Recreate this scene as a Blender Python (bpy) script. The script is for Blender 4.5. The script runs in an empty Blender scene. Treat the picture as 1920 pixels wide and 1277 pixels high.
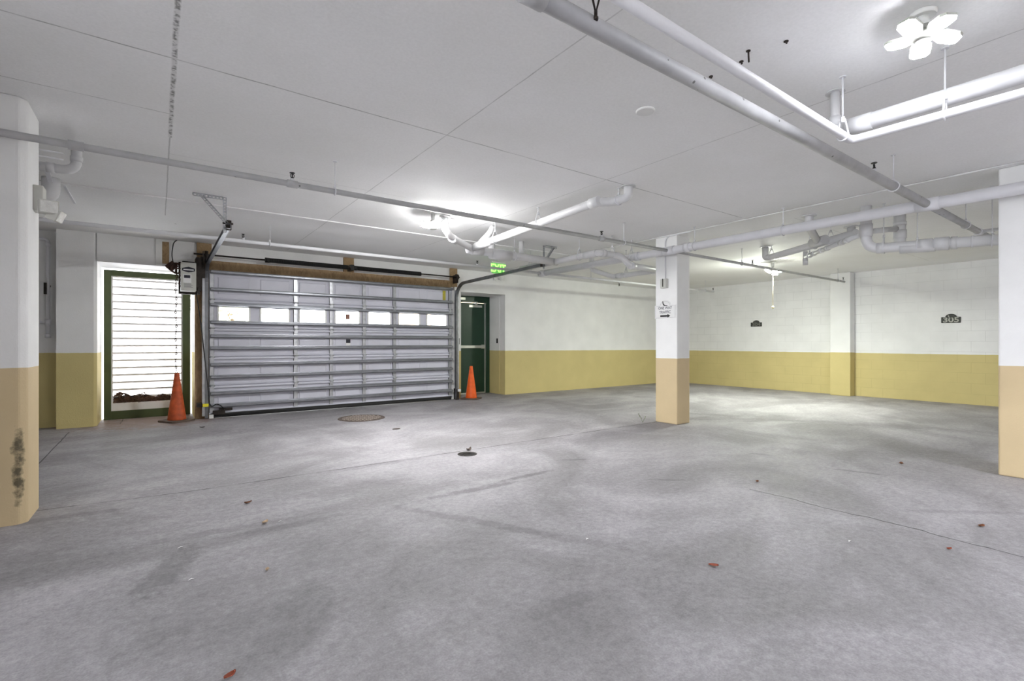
import bpy, bmesh, math, random
from mathutils import Vector, Matrix
random.seed(7)
C = bpy.context.scene.collection
PI = math.pi

# ------------------------------------------------------------------ camera maths
F = 917.0; U0 = 960.0; V0 = 642.0; EYE = 1.2
TH = math.radians(35.95); SN, CS = math.sin(TH), math.cos(TH)
def P(u, v, X=None, Y=None, Z=None):
    """world point seen at (u, v) of the 1920x1277 photograph on the plane X=, Y= or Z="""
    a = (u - U0) / F; b = -(v - V0) / F
    dx, dy = SN + CS * a, CS - SN * a
    if Z is not None: t = (Z - EYE) / b
    elif X is not None: t = X / dx
    else: t = Y / dy
    return Vector((dx * t, dy * t, EYE + b * t))

# ------------------------------------------------------------------ materials
def new_mat(name):
    m = bpy.data.materials.new(name); m.use_nodes = True
    nt = m.node_tree
    return m, nt, nt.nodes['Principled BSDF']

def lin(c):
    return tuple(((x / 255) / 12.92 if x / 255 <= .04045 else ((x / 255 + .055) / 1.055) ** 2.4) for x in c)

def mat(name, rgb, rough=.6, metal=0., var=.08, scale=8., bump=0., bscale=60., emit=None, estr=0., spec=.4):
    m, nt, b = new_mat(name); N, L = nt.nodes, nt.links
    b.inputs['Roughness'].default_value = rough; b.inputs['Metallic'].default_value = metal
    b.inputs['Specular IOR Level'].default_value = spec
    tc = N.new('ShaderNodeTexCoord')
    if var > 0:
        nz = N.new('ShaderNodeTexNoise'); nz.inputs['Scale'].default_value = scale; nz.inputs['Detail'].default_value = 4
        L.new(tc.outputs['Object'], nz.inputs['Vector'])
        mr = N.new('ShaderNodeMapRange'); mr.inputs[1].default_value = .3; mr.inputs[2].default_value = .7
        mr.inputs[3].default_value = 1 - var; mr.inputs[4].default_value = 1 + var * .6
        L.new(nz.outputs['Fac'], mr.inputs[0])
        mx = N.new('ShaderNodeMix'); mx.data_type = 'RGBA'; mx.blend_type = 'MULTIPLY'; mx.inputs[0].default_value = 1
        mx.inputs[6].default_value = (*rgb, 1); L.new(mr.outputs[0], mx.inputs[7]); L.new(mx.outputs[2], b.inputs['Base Color'])
    else: b.inputs['Base Color'].default_value = (*rgb, 1)
    if bump > 0:
        n2 = N.new('ShaderNodeTexNoise'); n2.inputs['Scale'].default_value = bscale; n2.inputs['Detail'].default_value = 3
        L.new(tc.outputs['Object'], n2.inputs['Vector'])
        bp = N.new('ShaderNodeBump'); bp.inputs['Strength'].default_value = bump; bp.inputs['Distance'].default_value = .01
        L.new(n2.outputs['Fac'], bp.inputs['Height']); L.new(bp.outputs[0], b.inputs['Normal'])
    if emit:
        b.inputs['Emission Color'].default_value = (*emit, 1); b.inputs['Emission Strength'].default_value = estr
    return m

class NG:
    """tiny node-graph helper"""
    def __init__(s, nt): s.N, s.L = nt.nodes, nt.links
    def m(s, op, a, b=None, c=None, clamp=False):
        n = s.N.new('ShaderNodeMath'); n.operation = op; n.use_clamp = clamp
        for i, x in enumerate((a, b, c)):
            if x is None: continue
            if isinstance(x, (int, float)): n.inputs[i].default_value = x
            else: s.L.new(x, n.inputs[i])
        return n.outputs[0]
    def noise(s, vec, scale, detail=4, rough=.55, dist=0.):
        n = s.N.new('ShaderNodeTexNoise'); n.inputs['Scale'].default_value = scale; n.inputs['Detail'].default_value = detail
        n.inputs['Roughness'].default_value = rough; n.inputs['Distortion'].default_value = dist
        s.L.new(vec, n.inputs['Vector']); return n.outputs['Fac']
    def rng(s, x, a, b, c, d, smooth=False):
        n = s.N.new('ShaderNodeMapRange'); n.clamp = True
        if smooth: n.interpolation_type = 'SMOOTHSTEP'
        for i, y in enumerate((a, b, c, d)): n.inputs[i + 1].default_value = y
        s.L.new(x, n.inputs[0]); return n.outputs[0]
    def mix(s, f, a, b, mode='MIX'):
        n = s.N.new('ShaderNodeMix'); n.data_type = 'RGBA'; n.blend_type = mode
        for i, x in ((0, f), (6, a), (7, b)):
            if isinstance(x, (int, float)): n.inputs[i].default_value = x if i == 0 else (x, x, x, 1)
            elif isinstance(x, tuple): n.inputs[i].default_value = (*x, 1)
            else: s.L.new(x, n.inputs[i])
        return n.outputs[2]
    def comb(s, x, y, z):
        n = s.N.new('ShaderNodeCombineXYZ')
        for i, q in enumerate((x, y, z)):
            if isinstance(q, (int, float)): n.inputs[i].default_value = q
            else: s.L.new(q, n.inputs[i])
        return n.outputs[0]
    def pos(s):
        g = s.N.new('ShaderNodeNewGeometry'); sp = s.N.new('ShaderNodeSeparateXYZ'); s.L.new(g.outputs['Position'], sp.inputs[0])
        return g.outputs['Position'], sp.outputs[0], sp.outputs[1], sp.outputs[2]
    def line(s, coord, c, w, along=None, lo=None, hi=None, wob=None):
        """1 on |coord-c|<w between lo and hi of the other coordinate"""
        d = s.m('SUBTRACT', coord, c)
        if wob is not None: d = s.m('ADD', d, wob)
        f = s.rng(s.m('ABSOLUTE', d), w * .4, w, 1, 0)
        if along is not None:
            f = s.m('MULTIPLY', f, s.m('MULTIPLY', s.m('GREATER_THAN', along, lo), s.m('LESS_THAN', along, hi)))
        return f

WHITE = lin((232, 232, 232)); TAN = lin((206, 186, 150)); TAN_LAMP_CAST = lin((202, 187, 132))  # the wall tan has the far lamp's yellow cast mixed into its colour

def wall_mat(name, z0, slope=0., tan=TAN, block=None, white=WHITE, dirt=None, bumpy=.25):
    m, nt, b = new_mat(name); g = NG(nt)
    pos, x, y, z = g.pos()
    wob = g.rng(g.noise(pos, 6, 2), 0, 1, -.006, .006)
    lim = g.m('ADD', g.m('MULTIPLY_ADD', x, slope, z0), wob)
    f = g.m('GREATER_THAN', z, lim)
    nz = g.rng(g.noise(pos, 2.2, 5), .3, .7, .94, 1.03)
    col = g.mix(f, tan, white)
    col = g.mix(1., col, nz, 'MULTIPLY')
    h = g.noise(pos, 90, 3)
    if block:
        br = g.N.new('ShaderNodeTexBrick'); br.offset = .5
        br.inputs['Scale'].default_value = 1; br.inputs['Brick Width'].default_value = .406; br.inputs['Row Height'].default_value = .203
        br.inputs['Mortar Size'].default_value = .006; br.inputs['Mortar Smooth'].default_value = .4
        g.L.new(g.comb(y if block == 'Y' else x, z, 0), br.inputs['Vector'])
        mort = br.outputs['Fac']
        col = g.mix(g.m('MULTIPLY', mort, g.rng(g.noise(pos, .9, 2), .3, .7, .0, .35)), col, g.mix(1., col, .62, 'MULTIPLY'))
        h = g.m('ADD', g.m('MULTIPLY', h, .35), g.m('MULTIPLY', mort, -.8))
    if dirt:
        # dark scuff with its own shape: centre (along coordinate, z), sizes
        coord, c0, cz, sx, sz = dirt
        q = {'X': x, 'Y': y}[coord]
        dx = g.m('DIVIDE', g.m('ABSOLUTE', g.m('SUBTRACT', q, c0)), sx)
        dz = g.m('DIVIDE', g.m('ABSOLUTE', g.m('SUBTRACT', z, cz)), sz)
        r = g.m('ADD', g.m('MULTIPLY', dx, dx), g.m('MULTIPLY', dz, dz))
        r = g.m('ADD', r, g.rng(g.noise(pos, 22, 5), .3, .7, -.35, .75))
        col = g.mix(g.m('MULTIPLY', g.rng(r, .25, 1.0, 1, 0), .8), col, (.025, .028, .022))
    g.L.new(col, b.inputs['Base Color']); b.inputs['Roughness'].default_value = .75; b.inputs['Specular IOR Level'].default_value = .25
    bp = g.N.new('ShaderNodeBump'); bp.inputs['Strength'].default_value = bumpy; bp.inputs['Distance'].default_value = .008
    g.L.new(h, bp.inputs['Height']); g.L.new(bp.outputs[0], b.inputs['Normal'])
    return m

def floor_mat():
    m, nt, b = new_mat('concrete_floor'); g = NG(nt)
    pos, x, y, z = g.pos()
    big = g.noise(pos, .7, 6, .62, .8); mid = g.noise(pos, 3.1, 8, .72, .5); fine = g.noise(pos, 26, 6, .78); grain = g.noise(pos, 110, 3)
    col = g.mix(g.rng(big, .32, .68, 0, 1, True), lin((142, 139, 142)), lin((174, 171, 175)))
    col = g.mix(1., col, g.rng(mid, .32, .68, .86, 1.08), 'MULTIPLY')
    col = g.mix(1., col, g.rng(fine, .36, .64, .80, 1.12), 'MULTIPLY')
    col = g.mix(1., col, g.rng(grain, .36, .64, .90, 1.07), 'MULTIPLY')
    # long faint wheel tracks along +X+Y
    rot = g.m('ADD', g.m('MULTIPLY', x, .55), g.m('MULTIPLY', y, -.83)); rot2 = g.m('ADD', g.m('MULTIPLY', x, .83), g.m('MULTIPLY', y, .55))
    streak = g.noise(g.comb(g.m('MULTIPLY', rot, 2.2), g.m('MULTIPLY', rot2, .22), 0), 1., 4, .6)
    col = g.mix(1., col, g.rng(streak, .35, .7, .9, 1.06), 'MULTIPLY')
    stx = g.noise(g.comb(g.m('MULTIPLY', x, .28), g.m('MULTIPLY', y, 2.4), 0), 1., 4, .6)
    col = g.mix(1., col, g.rng(stx, .35, .7, .9, 1.06), 'MULTIPLY')
    # dark stains with a shape of their own: u, v, half-length, half-width (m), angle, strength
    stains = [(312, 1075, .30, .10, 68, .5), (345, 1160, .3, .13, 50, .3), (890, 918, .42, .05, -2, .5), (985, 893, .36, .04, 2, .6), (930, 985, .8, .06, -62, .4),
              (1068, 1128, .25, .06, 0, .3), (1090, 1170, .5, .18, 0, .14), (1075, 862, .18, .03, -30, .5), (1255, 900, .2, .03, -40, .4), (1610, 885, .22, .03, -70, .5),
              (1430, 852, .12, .03, -60, .4), (700, 872, .5, .07, 0, .3), (640, 920, .6, .16, 10, .25), (1290, 775, .7, .1, -60, .35), (1520, 790, .9, .12, -50, .32),
              (1690, 800, .8, .3, -60, .35), (420, 995, .5, .06, -3, .35), (540, 985, .35, .06, -3, .35), (510, 1080, .5, .2, 20, .14), (1800, 960, .5, .04, -40, .25),
              (960, 762, .6, .12, 0, .25), (330, 820, 1.0, .25, 0, .28), (600, 800, .9, .15, 10, .2), (130, 975, .35, .06, 0, .4), (260, 850, .8, .2, 0, .2), (500, 1200, .5, .25, 60, .25)]
    wb = g.rng(g.noise(pos, 9, 9, .78), .34, .66, -1.15, 1.0)
    tot = None
    for (u, v, a_, b_, ang, k) in stains:
        c = P(u, v, Z=0); ca, sa = math.cos(math.radians(ang)), math.sin(math.radians(ang))
        ddx = g.m('SUBTRACT', x, c.x); ddy = g.m('SUBTRACT', y, c.y)
        p = g.m('DIVIDE', g.m('ADD', g.m('MULTIPLY', ddx, ca), g.m('MULTIPLY', ddy, sa)), a_)
        q = g.m('DIVIDE', g.m('SUBTRACT', g.m('MULTIPLY', ddy, ca), g.m('MULTIPLY', ddx, sa)), b_)
        r = g.m('ADD', g.m('ADD', g.m('MULTIPLY', p, p), g.m('MULTIPLY', q, q)), wb)
        f = g.rng(r, -.1, 1.5, k, 0, True)
        tot = f if tot is None else g.m('MAXIMUM', tot, f)
    col = g.mix(tot, col, lin((92, 90, 92)))
    # brown tint on the slab before the louvred opening
    rr = g.m('ADD', g.m('POWER', g.m('DIVIDE', g.m('SUBTRACT', x, -.05), .9), 2.), g.m('POWER', g.m('DIVIDE', g.m('SUBTRACT', y, 9.3), .75), 2.))
    rr = g.m('ADD', rr, wb)
    col = g.mix(g.rng(rr, .2, 1.6, .55, 0, True), col, lin((128, 98, 78)))
    # slab joints
    wob = g.rng(g.noise(pos, 1.6, 4), 0, 1, -.02, .02)
    j = g.line(y, 4.70, .011, x, -.69, 6.12, wob)
    gap = g.rng(g.noise(pos, 3., 4), .42, .5, .35, 1)
    j = g.m('MULTIPLY', j, gap)
    for ln in (g.line(x, 3.93, .010, y, -6, 2.1, g.m('MULTIPLY', wob, 6.)), g.line(x, -.95, .008, y, 4.9, 8.75, wob), g.line(y, 8.78, .008, x, -7, -.9, wob),
               g.line(x, -.44, .007, y, 9.2, 9.85, g.m('MULTIPLY', wob, 3.))):
        j = g.m('MAXIMUM', j, ln)
    col = g.mix(g.m('MULTIPLY', j, .8), col, (.035, .033, .033))
    g.L.new(col, b.inputs['Base Color'])
    g.L.new(g.rng(mid, .3, .7, .55, .8), b.inputs['Roughness']); b.inputs['Specular IOR Level'].default_value = .3
    bp = g.N.new('ShaderNodeBump'); bp.inputs['Strength'].default_value = .3; bp.inputs['Distance'].default_value = .006
    hh = g.m('SUBTRACT', g.m('ADD', g.m('MULTIPLY', fine, .6), g.m('MULTIPLY', grain, .4)), g.m('MULTIPLY', j, 1.5))
    g.L.new(hh, bp.inputs['Height']); g.L.new(bp.outputs[0], b.inputs['Normal'])
    return m

def ceiling_mat():
    m, nt, b = new_mat('painted_ceiling'); g = NG(nt)
    pos, x, y, z = g.pos()
    col = g.mix(g.rng(g.noise(pos, .7, 5, .6), .3, .7, 0, 1), lin((234, 234, 233)), lin((243, 243, 244)))
    col = g.mix(1., col, g.rng(g.noise(pos, 60, 3), .3, .7, .965, 1.02), 'MULTIPLY')
    w = g.rng(g.noise(pos, 4, 3), 0, 1, -.006, .006)
    br = g.rng(g.noise(pos, 5, 4), .35, .6, .45, 1)
    thin = None
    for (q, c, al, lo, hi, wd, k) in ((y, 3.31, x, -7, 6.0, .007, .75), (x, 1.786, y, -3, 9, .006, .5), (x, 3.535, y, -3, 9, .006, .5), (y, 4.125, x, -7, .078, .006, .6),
                                     (y, 5.0, x, .078, 2.2, .005, .35), (x, 7.6, y, -3, 9, .006, .4), (y, 2.9, x, 6.5, 12, .006, .4), (x, 9.35, y, -3, 9, .006, .3), (y, 6.53, x, -1.5, 5, .006, .2), (x, 6.083, y, -3, 9, .012, .55)):  # the last line paints the dark shadow line along the ceiling step
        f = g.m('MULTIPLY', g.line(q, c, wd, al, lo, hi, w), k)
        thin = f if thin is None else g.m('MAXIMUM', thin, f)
    rough = g.m('MULTIPLY', g.line(x, .078, .016, y, -2, 4.6, w), g.rng(g.noise(pos, 38, 5), .45, .6, .25, 1))
    far = g.m('MULTIPLY', g.line(x, .078, .007, y, 4.6, 7.4, w), .5)
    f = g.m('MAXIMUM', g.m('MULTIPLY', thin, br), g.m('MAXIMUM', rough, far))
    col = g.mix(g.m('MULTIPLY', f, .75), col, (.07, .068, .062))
    # scattered little paint chips
    vor = g.N.new('ShaderNodeTexVoronoi'); vor.inputs['Scale'].default_value = 1.7; g.L.new(pos, vor.inputs['Vector'])
    chip = g.m('MULTIPLY', g.m('LESS_THAN', vor.outputs['Distance'], .022), g.m('GREATER_THAN', g.noise(pos, 1.1, 1), .5))
    col = g.mix(g.m('MULTIPLY', chip, .6), col, (.1, .1, .1))
    g.L.new(col, b.inputs['Base Color']); b.inputs['Roughness'].default_value = .8; b.inputs['Specular IOR Level'].default_value = .2
    bp = g.N.new('ShaderNodeBump'); bp.inputs['Strength'].default_value = .25; bp.inputs['Distance'].default_value = .006
    g.L.new(g.m('SUBTRACT', g.m('MULTIPLY', g.noise(pos, 70, 3), .5), f), bp.inputs['Height']); g.L.new(bp.outputs[0], b.inputs['Normal'])
    return m

def wood_mat():
    m, nt, b = new_mat('rough_lumber'); g = NG(nt)
    pos, x, y, z = g.pos()
    tc = g.N.new('ShaderNodeTexCoord')
    sp = g.N.new('ShaderNodeSeparateXYZ'); g.L.new(tc.outputs['Object'], sp.inputs[0])
    n = g.noise(g.comb(g.m('MULTIPLY', sp.outputs[0], 6.), g.m('MULTIPLY', sp.outputs[1], 6.), g.m('MULTIPLY', sp.outputs[2], 3.)), 3., 6, .6, 1.)
    col = g.mix(g.rng(n, .3, .7, 0, 1), lin((128, 103, 74)), lin((172, 146, 110)))
    g.L.new(col, b.inputs['Base Color']); b.inputs['Roughness'].default_value = .8
    return m

M = {}
M['pipe_white'] = mat('white_pipe_paint', lin((216, 216, 220)), .5, var=.06, scale=5, bump=.08, bscale=40)
def spot_pipe():
    m, nt, b = new_mat('chipped_white_pipe_paint'); g = NG(nt)
    pos, x, y, z = g.pos()
    col = g.mix(g.rng(g.noise(pos, 6, 4), .3, .7, 0, 1), lin((166, 166, 168)), lin((186, 186, 188)))
    vor = g.N.new('ShaderNodeTexVoronoi'); vor.inputs['Scale'].default_value = 11; g.L.new(pos, vor.inputs['Vector'])
    chip = g.m('MULTIPLY', g.m('LESS_THAN', vor.outputs['Distance'], .1), g.m('GREATER_THAN', g.noise(pos, 2.3, 3), .52))
    col = g.mix(g.m('MULTIPLY', chip, .85), col, (.05, .048, .045))
    g.L.new(col, b.inputs['Base Color']); b.inputs['Roughness'].default_value = .55
    return m
M['pipe_chip'] = spot_pipe()
M['pvc'] = mat('white_pvc', lin((208, 208, 210)), .42, var=.05, scale=6)
M['steel'] = mat('galvanised_steel', lin((186, 188, 192)), .38, .75, var=.22, scale=14, bump=.05)
M['track'] = mat('dark_galvanised_track', lin((128, 130, 134)), .3, .9, var=.2, scale=10)
M['strut'] = mat('galvanised_strut', lin((140, 142, 148)), .38, .75, var=.15, scale=10)
M['skin'] = mat('grey_door_paint', lin((204, 204, 216)), .45, .0, var=.06, scale=3)
M['black'] = mat('black_metal', (.018, .018, .018), .45, .3, var=.3)
M['rubber'] = mat('black_rubber', (.02, .02, .02), .7, var=.2)
M['dark_iron'] = mat('dark_greasy_iron', (.035, .028, .024), .55, .5, var=.4, scale=20)
M['brown_iron'] = mat('rusty_brown_iron', lin((70, 48, 40)), .7, .3, var=.35, scale=20)
M['green'] = mat('olive_green_frame_paint', lin((76, 86, 52)), .5, var=.12, scale=6)
M['green_door'] = mat('dark_green_door_paint', lin((34, 62, 46)), .38, var=.12, scale=5)
M['white'] = mat('white_paint', lin((224, 224, 222)), .6, var=.05)
M['louver'] = mat('white_louver_paint', lin((235, 232, 230)), .5, var=.05)
M['grey_box'] = mat('pale_grey_enamel', lin((196, 196, 190)), .45, var=.06)
M['orange'] = mat('bright_orange_plastic', lin((226, 92, 24)), .5, var=.12, scale=12)
M['orange_old'] = mat('faded_dirty_orange_plastic', lin((188, 84, 44)), .6, var=.35, scale=14)
M['cone_base'] = mat('dirty_black_rubber', lin((92, 78, 68)), .75, var=.3)
M['yellow'] = mat('yellow_plastic', lin((226, 214, 50)), .45, var=.06)
M['olive_tag'] = mat('yellow_warning_paper', lin((178, 168, 60)), .6, var=.2, scale=60)
M['paper_brown'] = mat('brown_paper_notice', lin((150, 112, 98)), .7, var=.3, scale=60)
M['paper_white'] = mat('white_paper', lin((226, 226, 226)), .7, var=.04)
M['ink'] = mat('black_ink', (.015, .015, .016), .6, var=0)
M['ink_soft'] = mat('grey_lettering', lin((120, 120, 126)), .6, var=0)
M['navy'] = mat('navy_badge', lin((26, 26, 40)), .4, var=.1)
M['plaque'] = mat('charcoal_plaque', lin((66, 67, 64)), .45, var=.1, scale=30)
M['plaque_text'] = mat('pale_engraved_lettering', lin((176, 176, 168)), .5, var=0)
M['plaque_dim'] = mat('dull_engraved_lettering', lin((112, 113, 108)), .5, var=0)
M['plaque_rim'] = mat('dark_plaque_rim', lin((34, 35, 33)), .5, var=0)
M['clear'] = None
M['wood'] = wood_mat()
M['iron'] = mat('worn_cast_iron', lin((168, 156, 148)), .6, .1, var=.3, scale=25)
M['iron_dark'] = mat('cast_iron_grime', lin((98, 86, 80)), .8, .05, var=.3, scale=25)
M['leaf'] = mat('dry_leaf', lin((120, 72, 44)), .75, var=.3, scale=40)
M['litter'] = mat('leaf_litter', lin((96, 72, 58)), .85, var=.45, scale=40)
M['alu'] = mat('brushed_aluminium', lin((206, 208, 200)), .32, .7, var=.08)
M['tree_leaf'] = mat('foliage', lin((196, 198, 164)), .7, var=.3, scale=6)
M['bark'] = mat('bark', lin((110, 92, 74)), .9, var=.3)
M['stucco'] = mat('beige_stucco', lin((214, 190, 160)), .85, var=.08)
M['drive'] = mat('pale_driveway', lin((226, 226, 226)), .85, var=.06, scale=1.)
M['weed'] = mat('grey_green_weed', lin((134, 140, 118)), .8, var=.25, scale=40)
M['string'] = mat('cream_cord', lin((240, 226, 180)), .6, var=.05, emit=lin((240, 226, 180)), estr=0.0)
def glass(name, tint=(1, 1, 1), rough=0.):
    m, nt, b = new_mat(name)
    b.inputs['Base Color'].default_value = (*tint, 1); b.inputs['Roughness'].default_value = rough
    b.inputs['Transmission Weight'].default_value = 1; b.inputs['IOR'].default_value = 1.12
    return m
M['glass'] = glass('window_acrylic')
M['lens'] = mat('ribbed_lamp_lens', lin((222, 222, 218)), .15, var=.12, scale=30, bump=.4, bscale=50)
def emit_mat(name, rgb, s):
    m, nt, b = new_mat(name)
    b.inputs['Base Color'].default_value = (*rgb, 1); b.inputs['Emission Color'].default_value = (*rgb, 1); b.inputs['Emission Strength'].default_value = s
    return m
M['exit_green'] = emit_mat('lit_green_lettering', (.22, 1.0, .10), .9)
M['exit_plate'] = mat('pale_edge_lit_acrylic', lin((150, 196, 140)), .25, var=.05, emit=(.1, .5, .06), estr=.12)

# ------------------------------------------------------------------ mesh builder
class MB:
    def __init__(s): s.v, s.f, s.sm, s.mi = [], [], [], []
    def add(s, vs, fs, smooth=False, mi=0):
        o = len(s.v); s.v += [tuple(p) for p in vs]
        for f in fs: s.f.append([i + o for i in f]); s.sm.append(smooth); s.mi.append(mi)
        return s
    def box(s, x0, x1, y0, y1, z0, z1, mi=0):
        vs = [(x, y, z) for x in (x0, x1) for y in (y0, y1) for z in (z0, z1)]
        return s.add(vs, [(0, 1, 3, 2), (4, 6, 7, 5), (0, 4, 5, 1), (2, 3, 7, 6), (0, 2, 6, 4), (1, 5, 7, 3)], False, mi)
    def obox(s, c, ax, ay, az, mi=0):
        """oriented box: centre and three half-axis vectors"""
        c = Vector(c); vs = [c + ax * i + ay * j + az * k for i in (-1, 1) for j in (-1, 1) for k in (-1, 1)]
        return s.add(vs, [(0, 1, 3, 2), (4, 6, 7, 5), (0, 4, 5, 1), (2, 3, 7, 6), (0, 2, 6, 4), (1, 5, 7, 3)], False, mi)
    def bar(s, p, q, w, h, up=(0, 0, 1), mi=0):
        p, q = Vector(p), Vector(q); d = (q - p); L = d.length; d.normalize()
        upv = Vector(up)
        if abs(d.dot(upv)) > .98: upv = Vector((0, 1, 0))
        side = d.cross(upv).normalized(); upn = side.cross(d)
        return s.obox((p + q) / 2, d * L / 2, side * w / 2, upn * h / 2, mi)
    def prism(s, pts, z0, z1, mi=0):
        n = len(pts); vs = [(x, y, z0) for x, y in pts] + [(x, y, z1) for x, y in pts]
        fs = [tuple(reversed(range(n))), tuple(range(n, 2 * n))] + [(i, (i + 1) % n, n + (i + 1) % n, n + i) for i in range(n)]
        return s.add(vs, fs, False, mi)
    def extr(s, pts3, d, smooth=False, mi=0):
        """closed polygon of 3D points extruded by vector d"""
        n = len(pts3); d = Vector(d); vs = [Vector(p) for p in pts3] + [Vector(p) + d for p in pts3]
        fs = [tuple(reversed(range(n))), tuple(range(n, 2 * n))]; s.add(vs, fs + [(i, (i + 1) % n, n + (i + 1) % n, n + i) for i in range(n)], smooth, mi)
        return s
    def tube(s, path, r, n=12, closed=False, cap=True, mi=0):
        path = [Vector(p) for p in path]; m = len(path)
        rs = r if isinstance(r, (list, tuple)) else [r] * m
        T = []
        for i in range(m):
            a = path[(i - 1) % m] if (closed or i > 0) else path[i]
            b = path[(i + 1) % m] if (closed or i < m - 1) else path[i]
            t = (b - a)
            T.append(t.normalized() if t.length > 1e-9 else (T[-1] if T else Vector((0, 0, 1))))
        ref = Vector((0, 0, 1)) if abs(T[0].z) < .9 else Vector((1, 0, 0))
        nrm = (ref - T[0] * ref.dot(T[0])).normalized()
        vs = []
        for i in range(m):
            nrm = nrm - T[i] * nrm.dot(T[i]); nrm.normalize(); bn = T[i].cross(nrm)
            for k in range(n):
                a = 2 * PI * k / n
                vs.append(path[i] + (nrm * math.cos(a) + bn * math.sin(a)) * rs[i])
        fs = []
        for i in range(m if closed else m - 1):
            j = (i + 1) % m
            for k in range(n):
                fs.append((i * n + k, i * n + (k + 1) % n, j * n + (k + 1) % n, j * n + k))
        o = len(s.v); s.add(vs, fs, True, mi)
        if cap and not closed:
            s.f.append([o + k for k in reversed(range(n))]); s.sm.append(False); s.mi.append(mi)
            s.f.append([o + (m - 1) * n + k for k in range(n)]); s.sm.append(False); s.mi.append(mi)
        return s
    def cyl(s, p, q, r, n=16, r2=None, mi=0): return s.tube([p, q], [r, r if r2 is None else r2], n, mi=mi)
    def lathe(s, prof, c=(0, 0, 0), n=24, mi=0, smooth=True):
        c = Vector(c); vs = []
        for r, z in prof:
            for k in range(n):
                a = 2 * PI * k / n; vs.append(c + Vector((r * math.cos(a), r * math.sin(a), z)))
        fs = [(i * n + k, i * n + (k + 1) % n, (i + 1) * n + (k + 1) % n, (i + 1) * n + k) for i in range(len(prof) - 1) for k in range(n)]
        o = len(s.v); s.add(vs, fs, smooth, mi)
        s.f.append([o + k for k in reversed(range(n))]); s.sm.append(False); s.mi.append(mi)
        s.f.append([o + (len(prof) - 1) * n + k for k in range(n)]); s.sm.append(False); s.mi.append(mi)
        return s
    def ring(s, c, axis, R, r, n=20, m=8, mi=0):
        c, axis = Vector(c), Vector(axis).normalized()
        ref = Vector((0, 0, 1)) if abs(axis.z) < .9 else Vector((1, 0, 0))
        u = (ref - axis * ref.dot(axis)).normalized(); w = axis.cross(u)
        return s.tube([c + (u * math.cos(2 * PI * k / n) + w * math.sin(2 * PI * k / n)) * R for k in range(n)], r, m, True, mi=mi)
    def sweep(s, path, prof, xdir, mi=0):
        """closed 2D profile (a, b) swept on a planar path; a runs along xdir, b along the in-plane normal"""
        path = [Vector(p) for p in path]; X = Vector(xdir).normalized(); m = len(path); n = len(prof); vs = []
        for i in range(m):
            t = (path[min(i + 1, m - 1)] - path[max(i - 1, 0)]).normalized(); nn = t.cross(X)
            for a, b in prof: vs.append(path[i] + X * a + nn * b)
        fs = [(i * n + k, i * n + (k + 1) % n, (i + 1) * n + (k + 1) % n, (i + 1) * n + k) for i in range(m - 1) for k in range(n)]
        fs += [tuple(reversed(range(n))), tuple((m - 1) * n + k for k in range(n))]
        return s.add(vs, fs, False, mi)
    def build(s, name, m, parent=None, bevel=0., loc=None, recalc=True):
        me = bpy.data.meshes.new(name)
        vs = s.v
        if loc is not None: vs = [(x - loc[0], y - loc[1], z - loc[2]) for x, y, z in vs]
        me.from_pydata(vs, [], s.f); me.validate()
        ms = m if isinstance(m, (list, tuple)) else [m]
        for q in ms: me.materials.append(q)
        if len(me.polygons) == len(s.sm):
            me.polygons.foreach_set('use_smooth', s.sm); me.polygons.foreach_set('material_index', s.mi)
        if recalc:
            bm = bmesh.new(); bm.from_mesh(me); bmesh.ops.recalc_face_normals(bm, faces=bm.faces); bm.to_mesh(me); bm.free()
        me.update()
        o = bpy.data.objects.new(name, me); C.objects.link(o)
        if loc is not None: o.location = loc
        if parent is not None:
            o.parent = parent
            if loc is None: o.matrix_parent_inverse = Matrix.Translation(-parent.location)
            else: o.location = Vector(loc) - parent.location
        if bevel > 0:
            bv = o.modifiers.new('bevel', 'BEVEL'); bv.width = bevel; bv.segments = 2; bv.limit_method = 'ANGLE'; bv.angle_limit = math.radians(40)
        return o

def split_build(mb, name, m, parent):
    """one object for each separate piece collected in mb"""
    n = len(mb.v); pa = list(range(n))
    def find(i):
        while pa[i] != i: pa[i] = pa[pa[i]]; i = pa[i]
        return i
    for f in mb.f:
        for i in f[1:]: pa[find(i)] = find(f[0])
    groups = {}
    for k, f in enumerate(mb.f): groups.setdefault(find(f[0]), []).append(k)
    for g in groups.values():
        b = MB(); idx = {}
        for k in g:
            ff = []
            for i in mb.f[k]:
                if i not in idx: idx[i] = len(b.v); b.v.append(mb.v[i])
                ff.append(idx[i])
            b.f.append(ff); b.sm.append(mb.sm[k]); b.mi.append(mb.mi[k])
        b.build(name, m, parent)
MB.split = split_build

def tag(o, label, cat, group=None, kind=None):
    o['label'] = label; o['category'] = cat
    if group: o['group'] = group
    if kind: o['kind'] = kind
    return o
def thing(name, label, cat, loc, group=None, kind=None):
    o = bpy.data.objects.new(name, None); C.objects.link(o); o.location = loc; o.empty_display_size = .1
    return tag(o, label, cat, group, kind)

def rounded(pts, rad, n=6):
    """fillet the inner corners of a polyline"""
    pts = [Vector(p) for p in pts]; out = [pts[0]]
    for i in range(1, len(pts) - 1):
        a, b, c = pts[i - 1], pts[i], pts[i + 1]
        d1, d2 = (a - b), (c - b); r = min(rad, d1.length * .45, d2.length * .45)
        p, q = b + d1.normalized() * r, b + d2.normalized() * r
        for k in range(n + 1):
            t = k / n; out.append(p * (1 - t) ** 2 + b * 2 * t * (1 - t) + q * t ** 2)
    out.append(pts[-1]); return out

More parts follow.
